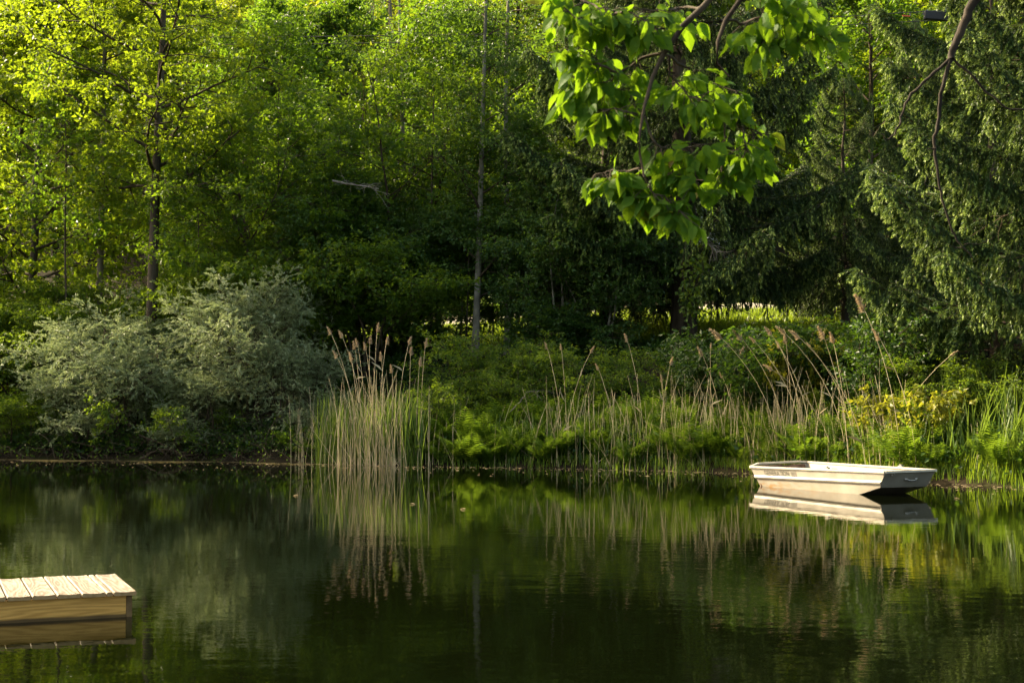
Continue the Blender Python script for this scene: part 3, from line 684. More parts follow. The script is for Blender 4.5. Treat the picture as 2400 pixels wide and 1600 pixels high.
for k in range(4):
    r = empty('fern', (0, 0, 0)); tag(r, 'fern', 'fern'); a, b = fern(90+k, (9, 7, 11, 8)[k], (.95, .8, 1.05, .88)[k])
    a.build('stem', M['fern'], r, True); b.build('frond', M['fern'], r); fern_p.append(r)
rng = np.random.default_rng(33); nf = 0
ferns = [(-6, -2.4, .1, 1.2, 8, 'fern in the shade at the foot of the tallest reed clump'), (-2.4, .8, .1, 2.3, 62, 'broad green fern on the bank in the middle, right of the tallest reeds'),
         (.8, 3.2, .1, 2.6, 48, 'fern among the bare stalks below the large spruce trunk'), (3.2, 5.4, .1, 2.8, 56, 'bright fern among reed stalks left of the boat stern'), (5.4, 8.2, .3, 3.0, 52, 'fern on the bank behind the boat'), (8.2, 10, .4, 2.0, 8, 'fern at the foot of the reed leaves on the right bank')]
for x0, x1, t0, t1, n, lab in ferns:
    for k in range(n):
        x = rng.uniform(x0, x1); y = float(yb(x))+rng.uniform(t0, t1); s = rng.uniform(.65, 1.25)
        if nf < 4: o = fern_p[nf]; o.location = (x, y, float(gz(x, y))); o['label'] = lab; o['group'] = lab.replace('fern', 'ferns', 1)
        else: o = place(fern_p[int(rng.integers(4))], (x, y, float(gz(x, y))), rng.uniform(0, 6.28), s, lab, lab.replace('fern', 'ferns', 1))
        nf += 1

# ------------------------------------------------------------------ dead wood
def dead_branch(label, pts, r, seed, twigs=14, name='dead_branch', mat='dead'):
    rng = np.random.default_rng(seed); o = Vector(pts[0]); rt = empty(name, o); tag(rt, label, 'branch')
    P = np.array([np.array(p)-np.array(o) for p in pts]); a = Acc()
    # refine
    s = np.linspace(0, len(P)-1, 16); Pi = np.stack([np.interp(s, np.arange(len(P)), P[:, k]) for k in range(3)], 1)+rng.normal(0, .012, (16, 3))
    a.tube(Pi, np.linspace(r, r*.3, 16), 7); a.build('limb', M[mat], rt, True)
    b = Acc()
    for k in range(twigs):
        p, d = along(Pi, rng.uniform(.25, 1)); Q = poly(rng, p, d*.8+rng.normal(0, .7, 3), rng.uniform(.2, .8), 5, -.03, .2)
        b.tube(Q, np.linspace(r*.3, .003, 6), 4, cap=False)
        for j in range(2):
            p2, d2 = along(Q, rng.uniform(.3, 1)); b.tube(poly(rng, p2, d2+rng.normal(0, .6, 3), .25, 3, 0, .2), .003, 3, cap=False)
    b.build('twig', M[mat], rt)
dead_branch('broken pale dead limb lying level inside the thorn thicket', [at(780, 424, 40.7), at(815, 431, 40.5), at(850, 436, 40.3), at(888, 443, 40.2)], .034, 1, 14)
dead_branch('grey dead branch slanting under the large spruce', [at(1640, 530, 38.5), at(1660, 570, 38.3), at(1682, 592, 38.2)], .045, 2, 12)
dead_branch('dead branch arching down from the left silvery bush to the shallows', [at(290, 980, 40.2), at(330, 1020, 39.2), at(400, 1050, 38.6), at(440, 1075, 38.4)], .035, 3, 20, mat='twig')
dead_branch('bent dead branch dipping to the water below the two silvery bushes', [at(330, 1075, 38.8), at(370, 1052, 38.6), at(410, 1054, 38.5), at(450, 1082, 38.3)], .03, 4, 16, mat='twig')
dead_branch('long dead branch lying low along the left shallows', [at(170, 1035, 40), at(230, 1048, 39.6), at(290, 1062, 39.2), at(335, 1088, 38.9)], .025, 5, 20, mat='twig')
dead_branch('thin dead branch hanging over the left bank edge', [at(20, 1035, 41), at(70, 1020, 40.6), at(130, 1016, 40.2), at(190, 1024, 40)], .018, 6, 14, mat='twig')
dead_branch('bare forked twig beside the willow-like shrub', [at(1195, 965, 35.5), at(1220, 940, 35.5), at(1236, 917, 35.5), at(1258, 916, 35.5)], .014, 7, 5)
dead_branch('pale bare branch slanting up from the second aspen', [at(1150, 250, 44), at(1200, 215, 43.6), at(1240, 190, 43.2), at(1268, 172, 43)], .03, 8, 6)

def tangle():
    rng = np.random.default_rng(44); a = Acc()
    for k in range(280):
        x = rng.uniform(-15.5, -4.6); y = float(yb(x))+rng.uniform(-.1, 1.6); z = float(gz(x, y))
        L_ = rng.uniform(.5, 1.7); az = rng.uniform(0, 6.28)
        P = poly(rng, (x, y, max(z, 0)-.03), (math.cos(az)*.8, math.sin(az)*.6-.45, rng.uniform(.2, 1.4)), L_, 7, -.16, .17)
        a.tube(P, np.linspace(rng.uniform(.006, .014), .003, 8), 4, cap=False, mat=1)
        for q in range(3):
            p, d = along(P, rng.uniform(.2, 1)); a.tube(poly(rng, p, d+rng.normal(0, .6, 3), rng.uniform(.15, .5), 4, -.05, .2), [.004, .0035, .003, .0025, .002], 3, cap=False, mat=1)
        n = int(rng.integers(2, 12)); t = rng.uniform(.3, .99, n)*6.99; i = t.astype(int); p = P[i]+(P[i+1]-P[i])*(t-i)[:, None]+rng.normal(0, .06, (n, 3))
        a.leaves(p, rng.normal(size=(n, 3))+np.array([0, 0, -.3]), rng.normal(size=(n, 3))*.5+np.array([0, -.3, 1]), rng.uniform(.05, .1, n), .05, rng.uniform(0, 1, n))
    tag(a.build('brushwood', [M['green'], M['twig']]), 'tangle of dark bare twigs and sparse leaves at the waterline under the silvery bushes', 'brushwood', kind='stuff')
tangle()

# climbing vine on the spruce
rng = np.random.default_rng(70); rt = empty('climbing_vine', at(1625, 700, 38.6)); tag(rt, 'leafy vine climbing the lower boughs of the large spruce', 'vine')
a, b = Acc(), Acc()
for k in range(5):
    P = [np.array(at(1625+rng.uniform(-30, 45)+k*6-10, 740-q*rng.uniform(28, 40), 38.6-rng.uniform(0, .2)))-np.array(rt.location) for q in range(6)]; a.tube(P, .006, 4, cap=False)
    Pn = np.array(P); t = rng.uniform(0, 4.99, 46); i = t.astype(int); p = Pn[i]+(Pn[np.minimum(i+1, 5)]-Pn[i])*(t-i)[:, None]+rng.normal(0, .12, (46, 3))
    b.leaves(p, rng.normal(size=(46, 3))*.5+np.array([0, -.3, -.8]), rng.normal(size=(46, 3))*.4+np.array([0, -1, .4]), .13, .12, rng.uniform(.3, 1, 46))
a.build('stem', M['twig'], rt); b.build('leaves', M['shrub'], rt)

# ------------------------------------------------------------------ cables, post, shed
def cable(label, pts, r):
    o = Vector(pts[0]); rt = empty('overhead_cable', o); tag(rt, label, 'cable'); a = Acc()
    s = np.linspace(0, len(pts)-1, 40); P = np.stack([np.interp(s, np.arange(len(pts)), [p[k]-o[k] for p in pts]) for k in range(3)], 1)
    a.tube(P, r, 6); a.build('wire', plain('black_cable', (.02, .02, .022), .5), rt, True); return rt
cd = lambda px: 50-px/2400*13
def cab(dz): return [at(px, py+dz, cd(px)) for px, py in ((-500, 84), (0, 86), (600, 88), (1200, 80), (1700, 58), (2000, 38), (2225, 24), (2900, -20))]
up_c = cable('upper overhead cable crossing the wood, carrying the black box at right', cab(0), .012)
cable('lower overhead cable running below the first one', cab(17)[:4]+[at(1700, 75, cd(1700)), at(2000, 58, cd(2000)), at(2225, 47, cd(2225)), at(2900, 10, cd(2900))], .012)
bo = at(2195, 37, cd(2195)-.05); rt = empty('cable_box', bo, 0, .69); tag(rt, 'black box hanging on the upper overhead cable at the top right', 'cable box')
R_ = Matrix.Rotation(math.radians(-4.5), 3, 'Y').inverted(); a = Acc()
a.box((0, 0, -.02), (.98, .22, .34), R_); o = a.build('body', plain('black_plastic', (.025, .025, .028), .5, noise=.2), rt)
bv = o.modifiers.new('bevel', 'BEVEL'); bv.width = .03; bv.segments = 2
a = Acc()
for dx in (-.36, .0, .36): a.tube([(dx, 0, .14+dx*.08), (dx, 0, .26+dx*.08)], .02, 6)
a.tube([(-.55, 0, .1), (-.48, 0, .02)], .03, 6); a.build('bracket', plain('grey_bracket', (.3, .31, .33), .4, .8), rt)
mo = at(2124, 38, cd(2124)-.03); rt = empty('cable_marker', mo, 0, .7); tag(rt, 'orange tag hanging on the overhead cable left of the black box', 'marker'); a = Acc()
a.box((0, 0, 0), (.29, .03, .05), R_); a.build('tag', plain('orange_plastic', (.75, .13, .03), .4), rt); a = Acc()
a.box((.15, 0, .08), (.04, .035, .16)); a.build('clip', M['dead'], rt)
x, y, z = gp(1662, 58); rt = empty('metal_post', (x, y, z)); tag(rt, 'slim pale metal post half hidden behind the large spruce', 'post')
a = Acc(); a.tube([(0, 0, -.2), (0, 0, 2.6)], .06, 10); a.build('pole', plain('galvanised_steel', (.5, .53, .58), .4, .6, noise=.15), rt, True); a = Acc(); a.tube([(0, 0, 2.6), (0, 0, 2.68)], [.075, .05], 10); a.build('cap', M['dead'], rt)
px_, d_ = 1662, 74.0; x, y, z = gp(px_, d_); rt = empty('shed', (x, y, z), .1); tag(rt, 'pale bluish-white shed glimpsed through the spruce branches', 'shed')
wl = plain('white_siding', (.72, .76, .82), .6, noise=.08, scale=3); a = Acc(); a.box((0, 0, 1.6), (1.9, 2.2, 3.4)); sw = a.build('wall', wl, rt)
a = Acc(); a.add([(-1.2, -1.35, 3.2), (1.2, -1.35, 3.2), (1.2, 1.35, 3.2), (-1.2, 1.35, 3.2), (-1.2, 0, 4.2), (1.2, 0, 4.2)], quad=[(0, 1, 5, 4), (2, 3, 4, 5), (1, 0, 3, 2)], tri=[(0, 4, 3), (1, 2, 5)]); a.build('roof', plain('grey_shingle', (.12, .12, .13), .9, noise=.2), rt)
a = Acc(); a.box((.35, -1.12, 1.0), (.8, .06, 2.0)); a.build('door', plain('grey_door', (.4, .42, .45), .5), rt)

# ------------------------------------------------------------------ boat
def boat_mat():
    m, nt, N, L = new_mat('weathered_painted_aluminium')
    tc = N.new('ShaderNodeTexCoord'); n = N.new('ShaderNodeTexNoise'); n.inputs['Scale'].default_value = 3.5; n.inputs['Detail'].default_value = 8; L.new(tc.outputs['Object'], n.inputs[0])
    r = ramp(N, [(.3, (.25, .228, .185)), (.7, (.335, .308, .258))]); L.new(n.outputs[0], r.inputs[0])
    # rust-coloured water stains near the stern foot
    mp = N.new('ShaderNodeMapping'); mp.inputs['Scale'].default_value = (2.5, 2.5, 9); L.new(tc.outputs['Object'], mp.inputs[0])
    n2 = N.new('ShaderNodeTexNoise'); n2.inputs['Scale'].default_value = 2.2; n2.inputs['Detail'].default_value = 7; L.new(mp.outputs[0], n2.inputs[0])
    sp = N.new('ShaderNodeSeparateXYZ'); L.new(tc.outputs['Object'], sp.inputs[0])
    lo = N.new('ShaderNodeMapRange'); L.new(sp.outputs[2], lo.inputs[0]); lo.inputs[1].default_value = .17; lo.inputs[2].default_value = 0.0; lo.inputs[3].default_value = 0; lo.inputs[4].default_value = 1
    st = N.new('ShaderNodeMapRange'); L.new(sp.outputs[0], st.inputs[0]); st.inputs[1].default_value = 1.9; st.inputs[2].default_value = .3; st.inputs[3].default_value = .15; st.inputs[4].default_value = 1
    m1 = N.new('ShaderNodeMath'); m1.operation = 'MULTIPLY'; L.new(lo.outputs[0], m1.inputs[0]); L.new(st.outputs[0], m1.inputs[1])
    r2 = ramp(N, [(.42, (0, 0, 0)), (.62, (1, 1, 1))]); L.new(n2.outputs[0], r2.inputs[0])
    m2 = N.new('ShaderNodeMath'); m2.operation = 'MULTIPLY'; L.new(m1.outputs[0], m2.inputs[0]); L.new(r2.outputs[0], m2.inputs[1])
    mx = N.new('ShaderNodeMix'); mx.data_type = 'RGBA'; L.new(m2.outputs[0], mx.inputs[0]); L.new(r.outputs[0], mx.inputs[6]); mx.inputs[7].default_value = (.3, .16, .05, 1)
    # dark specks
    v = N.new('ShaderNodeTexVoronoi'); v.inputs['Scale'].default_value = 9; L.new(tc.outputs['Object'], v.inputs[0])
    vr = ramp(N, [(.03, (1, 1, 1)), (.07, (0, 0, 0))]); L.new(v.outputs['Distance'], vr.inputs[0])
    mm = N.new('ShaderNodeMath'); mm.operation = 'MULTIPLY'; L.new(vr.outputs[0], mm.inputs[0]); mm.inputs[1].default_value = .7
    my = N.new('ShaderNodeMix'); my.data_type = 'RGBA'; L.new(mm.outputs[0], my.inputs[0]); L.new(mx.outputs[2], my.inputs[6]); my.inputs[7].default_value = (.14, .1, .07, 1)
    p = N.new('ShaderNodeBsdfPrincipled'); p.inputs['Roughness'].default_value = .42; p.inputs['Metallic'].default_value = .08; L.new(my.outputs[2], p.inputs['Base Color'])
    b = N.new('ShaderNodeBump'); b.inputs['Distance'].default_value = .004; b.inputs['Strength'].default_value = .4; L.new(n.outputs[0], b.inputs['Height']); L.new(b.outputs[0], p.inputs['Normal'])
    o = N.new('ShaderNodeOutputMaterial'); L.new(p.outputs[0], o.inputs[0]); return m
M['boat'] = boat_mat()
M['rim'] = plain('polished_rim_painted_glint', (.5, .46, .39), .38, .35, noise=.12, scale=6)  # polished rim, base colour lightened over the hull to carry its glint
def make_boat():
    ang = math.atan2(-.918, .397)
    rt = empty('rowing_boat', (4.42, 25.5, 0), ang)
    tag(rt, 'weathered pale flat-bottomed metal boat floating by the reedy bank', 'boat')
    # local: x forward along u, y across: v = (.918,.397) is local +y
    def U(u, v): return v                       # u, v map straight to local x, y
    us = np.array([0, .3, .8, 1.4, 2.0, 2.5, 2.72, 2.96, 3.15, 3.31])
    keel = np.array([-.09, -.095, -.1, -.1, -.09, -.05, -.01, .05, .1, .14])
    k = us/3.31
    def sect(i, side):
        kk = k[i]; tr = us[i]
        rim_u = -.19+(3.5+.19)*kk; mid_u = (tr+rim_u)/2
        ridge_z = .17+.05*kk; rim_z = (.345+.045*kk) if side == 0 else (.415-.01*kk)
        ch_v = .08 if side == 0 else 1.0-.02*kk; rm_v = (-.06+.08*kk) if side == 0 else 1.165-.155*kk
        sg = -1 if side == 0 else 1
        def lerp(z):
            f = (z-keel[i])/(rim_z-keel[i]); return tr+(rim_u-tr)*f, ch_v+(rm_v-ch_v)*f
        out = []
        for z, off in ((keel[i], 0), (min(ridge_z-.045, ridge_z), 0), (ridge_z-.026, .026), (ridge_z-.006, .034), (ridge_z+.026, .003), (rim_z-.03, 0)):
            z = max(z, keel[i]+.002*len(out)); u, v = lerp(z); out.append((u, v+sg*off, z))
        u, v = lerp(rim_z); return out, (u, v, rim_z)
    a = Acc(); near = [sect(i, 0) for i in range(len(us))]; far = [sect(i, 1) for i in range(len(us))]
    for S, flip in ((near, 0), (far, 1)):
        v = np.array([p for s in S for p in s[0]]); n = 6
        q = [(i*n+j, (i+1)*n+j, (i+1)*n+j+1, i*n+j+1) for i in range(len(us)-1) for j in range(n-1)]
        a.add(v, quad=q)
    bt = np.array([[near[i][0][0], far[i][0][0]] for i in range(len(us))]).reshape(-1, 3)
    a.add(bt, quad=[(2*i, 2*i+1, 2*i+3, 2*i+2) for i in range(len(us)-1)])
    for e in (0, len(us)-1):                    # stern and bow plates follow the side sections
        v = np.array([[near[e][0][j], far[e][0][j]] for j in range(6)]); v[:, 0, 1] = [near[e][0][0][1]+(near[e][0][5][1]-near[e][0][0][1])*f for f in np.linspace(0, 1, 6)]
        v[:, 1, 1] = [far[e][0][0][1]+(far[e][0][5][1]-far[e][0][0][1])*f for f in np.linspace(0, 1, 6)]
        a.add(v.reshape(-1, 3), quad=[(2*j, 2*j+1, 2*j+3, 2*j+2) for j in range(5)])
    hull = a.build('hull', M['boat'], rt)
    so = hull.modifiers.new('solid', 'SOLIDIFY'); so.thickness = .012; so.offset = 0
    # rim: rolled lip all round
    g = Acc()
    ring = [s[1] for s in near]; ringf = [s[1] for s in far]
    def rim(path, w, name='gunwale'):
        P = np.array(path); d = unit(np.gradient(P, axis=0)); sd = unit(np.cross(d, [0, 0, 1.]))
        v = np.stack([P+sd*w*.5+[0, 0, .012], P-sd*w*.5+[0, 0, .012], P-sd*w*.5+[0, 0, -.028], P-sd*w*.32+[0, 0, -.034], P+sd*w*.5+[0, 0, -.02]], 1).reshape(-1, 3)
        n = 5; q = [(i*n+j, i*n+(j+1) % n, (i+1)*n+(j+1) % n, (i+1)*n+j) for i in range(len(P)-1) for j in range(n)]
        g.add(v, quad=q); m = (len(P)-1)*n; g.add(v[:n], tri=[(0, 1, 2), (0, 2, 3), (0, 3, 4)]); g.add(v[m:], tri=[(0, 2, 1), (0, 3, 2), (0, 4, 3)])
    rim(ring, .055); rim(ringf, .055)
    sl = [ring[0], (ring[0][0]-.02, .12, .40), (ringf[0][0]-.03, 1.0, .425), ringf[0]]
    rim(sl, .07); rim([ring[-1], ringf[-1]], .05)
    g.build('gunwale', M['rim'], rt)
    # fore deck plate, benches, floor
    b = Acc(); r1, r2 = ring[-1], ringf[-1]; r3, r4 = ring[-2], ringf[-2]
    b.add([np.array(r1)+[-.02, .03, -.012], np.array(r2)+[-.02, -.03, -.012], np.array(r4)+[-.2, -.03, -.02], np.array(r3)+[-.2, .03, -.02]], quad=[(0, 1, 2, 3)]); b.build('fore_deck', M['boat'], rt)
    for ux, wv in ((.55, 1.0), (1.9, .98)):
        b = Acc(); b.box((ux, .54, .19), (.3, wv, .03)); b.box((ux-.13, .54, .06), (.02, wv-.1, .24)); b.box((ux+.13, .54, .06), (.02, wv-.1, .24)); b.build('bench', M['boat'], rt)
    # transom lining of brown boards with one pale patch
    tb = bark_mat('old_transom_wood', (.09, .05, .03), (.2, .12, .08), 8)
    b = Acc(); lean = -.14/.4
    def tp(v, z, o=.02): return (-.0+lean*(z+.05)*1.05+o, v, z)
    for v0, v1, o in ((.03, .28, .02), (.285, .56, .024), (.565, 1.06, .02)):
        z1 = .36
        q = [tp(v0, .0, o), tp(v1, .0, o), tp(v1, z1+.02, o), tp(v0, z1, o)]; q2 = [(x+.02, y, z) for x, y, z in q]
        b.add(q+q2, quad=[(0, 1, 2, 3), (4, 7, 6, 5), (0, 4, 5, 1), (1, 5, 6, 2), (2, 6, 7, 3), (3, 7, 4, 0)], var=random.random())
    b.build('transom_board', tb, rt)
    b = Acc(); q = [tp(.34, .18, .052), tp(.62, .18, .052), tp(.62, .32, .052), tp(.34, .32, .052)]; b.add(q, quad=[(0, 1, 2, 3)]); b.build('transom_patch', plain('pale_patch', (.55, .5, .42), .6, noise=.15), rt)
    b = Acc(); b.add([(-.05, .06, .32), (.25, .055, .325), (.25, .05, .26), (-.05, .06, .25)], quad=[(0, 1, 2, 3)])
    # registration sticker on the inner far side
    b = Acc(); b.box((.75, 1.075, .30), (.16, .006, .06)); b.build('sticker', plain('yellow_sticker', (.6, .4, .06), .5), rt)
    # bow plate hardware: carrying handle, two eye bolts
    h = Acc(); steel = plain('dull_steel', (.5, .48, .45), .35, .8, noise=.2)
    def bp(v, z, o=0): f = (z-.14)/(.39-.14); return np.array([3.31+.19*f+.012+o, v, z])
    c = [bp(.5, .265), bp(.5, .262, .03), bp(.54, .245, .045), bp(.64, .245, .045), bp(.68, .258, .03), bp(.68, .265)]; h.tube(c, .009, 6)
    for v in (.49, .69): h.box(bp(v, .265), (.02, .05, .03))
    h.build('handle', steel, rt, True)
    h = Acc(); 
    for dz in (0, .02): h.box(bp(.17+dz*1.5, .34+dz), (.03, .03, .026))
    h.build('eye_bolt', M['dead'], rt)
    for S, u in ((ringf, 5), (ring, 4)):
        h = Acc(); p = np.array(S[u]); h.box(p+[0, 0, .02], (.09, .05, .03)); h.tube([p+[0, 0, .02], p+[0, 0, .055]], .022, 8); h.build('oarlock_socket', M['boat'], rt)
    # lettering on the near side
    cu = bpy.data.curves.new('letters', 'FONT'); cu.body = 'GENERATION'; cu.size = .118; cu.offset = .0006; cu.space_character = 1.08
    tmp = bpy.data.objects.new('letters', cu); COL.objects.link(tmp); dg = bpy.context.evaluated_depsgraph_get()
    me = bpy.data.meshes.new_from_object(tmp.evaluated_get(dg)); bpy.data.objects.remove(tmp)
    n = len(me.vertices); co = np.zeros(n*3, np.float32); me.vertices.foreach_get('co', co); co = co.reshape(-1, 3).astype(float)
    wd_ = co[:, 0].max()
    def side(u, h):                              # point on the near side, h from 0 at the ridge to 1 below the lip
        kk = np.clip(u/3.31, 0, 1); x = u
        z0 = .17+.05*kk+.02; z1 = .345+.045*kk-.036; z = z0+(z1-z0)*h
        kz = np.interp(u, us, keel); rz = .345+.045*kk; f = (z-kz)/(rz-kz)
        v = .08+((-.06+.08*kk)-.08)*f
        return np.stack([x+(-.19+.38*kk)*f, v-.0145, z], -1)
    hh = co[:, 1].max()
    out = side(.33+co[:, 0]/wd_*.68, .1+co[:, 1]/hh*.76)
    me.vertices.foreach_set('co', out.astype(np.float32).ravel()); me.update()
    ink = plain('faded_grey_letters', (.085, .08, .07), .6, noise=.3, scale=30); me.materials.clear(); me.materials.append(ink)
    lo = bpy.data.objects.new('lettering', me); COL.objects.link(lo); lo.parent = rt
    b = Acc()
    for k_ in range(3):
        u0 = 1.06+k_*.052; p = [side(np.array(u0), .08), side(np.array(u0+.03), .08), side(np.array(u0+.03), .84), side(np.array(u0), .84)]; b.add(p, quad=[(0, 1, 2, 3)])
    b.build('numeral_bars', plain('faded_light_letters', (.24, .22, .185), .6, noise=.15, scale=30), rt)
    return rt
make_boat()

# ------------------------------------------------------------------ dock
def make_dock():
    e1 = np.array([-.923, -.384]); ang = math.atan2(e1[1], e1[0])
    rt = empty('wooden_dock', (-2.44, 9.31, 0), ang); tag(rt, 'small wooden dock of pale new boards reaching in over the water', 'dock')
    # local x runs along the front edge to the left, local -y runs away from the camera
    rng = np.random.default_rng(2); x = 0.0
    widths = [.142, .037]+[.142]*22; top = .168; th = .027; Ln = 1.06
    for i, wd in enumerate(widths):
        a = Acc(); cup = .004 if wd > .1 else 0; nx = 7; r = .006
        prof = []
        for j in range(nx):
            f = j/(nx-1); xx = r+(wd-2*r)*f; prof.append((x+xx, top-cup*(1-(2*f-1)**2)+rng.normal(0, .0003)))
        prof = [(x, top-th+r), (x, top-r)]+prof+[(x+wd, top-r), (x+wd, top-th+r), (x+wd-r, top-th), (x+r, top-th)]
        dy = rng.normal(0, .004); tl = rng.normal(0, .0015)
        ys = (dy, -Ln+rng.normal(0, .006)); n = len(prof)
        v = [(p[0], y, p[1]+tl*(y == ys[1])) for y in ys for p in prof]
        a.add(v, quad=[(j, (j+1) % n, n+(j+1) % n, n+j) for j in range(n)], var=rng.random())
        for base in (0, n):
            c = [v[base+j] for j in range(n)]; ce = np.mean(c, axis=0); a.add(c+[ce], tri=[(j, (j+1) % n, n) if base else ((j+1) % n, j, n) for j in range(n)], var=rng.random(), mat=1)
        o = a.build('plank', [M['deck'], M['cut']], rt)
        if wd > .1:
            s = Acc()
            for yy in (-.045, -Ln+.05):
                for xx in (.03, wd-.03): s.tube([(x+xx, yy, top-.004), (x+xx, yy, top-.0008)], .0042, 8)
            s.build('screw', M['screw'], o)
        x += wd+.009
    tot = x
    def board(name, c, size, mat): 
        a = Acc(); a.box(c, size, var=rng.random()); o = a.build(name, mat, rt); b = o.modifiers.new('bevel', 'BEVEL'); b.width = .004; b.segments = 2; return o
    zc = .141-.11
    board('front_board', (.022+.039+tot/2, -.045, zc), (tot, .038, .22), M['fascia'])
    board('end_board', (.022+.019, -Ln/2-.0045, zc-.001), (.038, Ln-.043, .22), M['endgrain'])
    board('rear_board', (.022+.039+tot/2, -Ln+.045, zc), (tot, .038, .22), M['fascia'])
    for k in range(3): board('joist', (.6+k*.9, -Ln/2, zc-.002), (.038, Ln-.13, .2), M['fascia'])
    for k in range(2): board('float', (.7+k*1.4, -Ln/2, -.06), (.6, Ln-.25, .2), plain('black_float', (.02, .02, .02), .5))
M['screw'] = plain('screw_head', (.16, .14, .12), .4, .8)
M['endgrain'] = bark_mat('end_grain_wood', (.1, .06, .025), (.2, .125, .055), 14, 1.0, .2)
make_dock()

# ------------------------------------------------------------------ overhanging branches near the camera
def big_leaves(a, rng, P, A, Nn, L, W, var):
    """ovate pointed leaves with a folded midrib and a curved blade"""
    N = len(P); A = unit(A); S = unit(np.cross(A, Nn)); Z = np.cross(S, A)
    st = np.array([0, .12, .3, .5, .7, .86, 1.0]); wf = np.array([.0, .62, .98, .92, .62, .27, 0.]); cv = rng.uniform(.05, .3, N)
    fo = rng.uniform(.1, .32, N); wv = rng.uniform(-.04, .04, (N, 7))
    v = []
    for j, (s, w_) in enumerate(zip(st, wf)):
        c = P+A*(L*s)[:, None]-Z*(L*cv*s*s)[:, None]+Z*(L*wv[:, j]*.6)[:, None]
        e = S*(W*.5*w_)[:, None]; u = Z*(W*.5*w_*fo)[:, None]
        v += [c+e+u, c, c-e+u]
    V = np.stack(v, 1).reshape(-1, 3); b = np.arange(N)[:, None]*21
    q = [b+np.array([[3*j+k, 3*j+k+1, 3*j+4+k, 3*j+3+k]]) for j in range(6) for k in range(2)]
    a.add(V, quad=np.concatenate(q), var=np.repeat(var, 21))
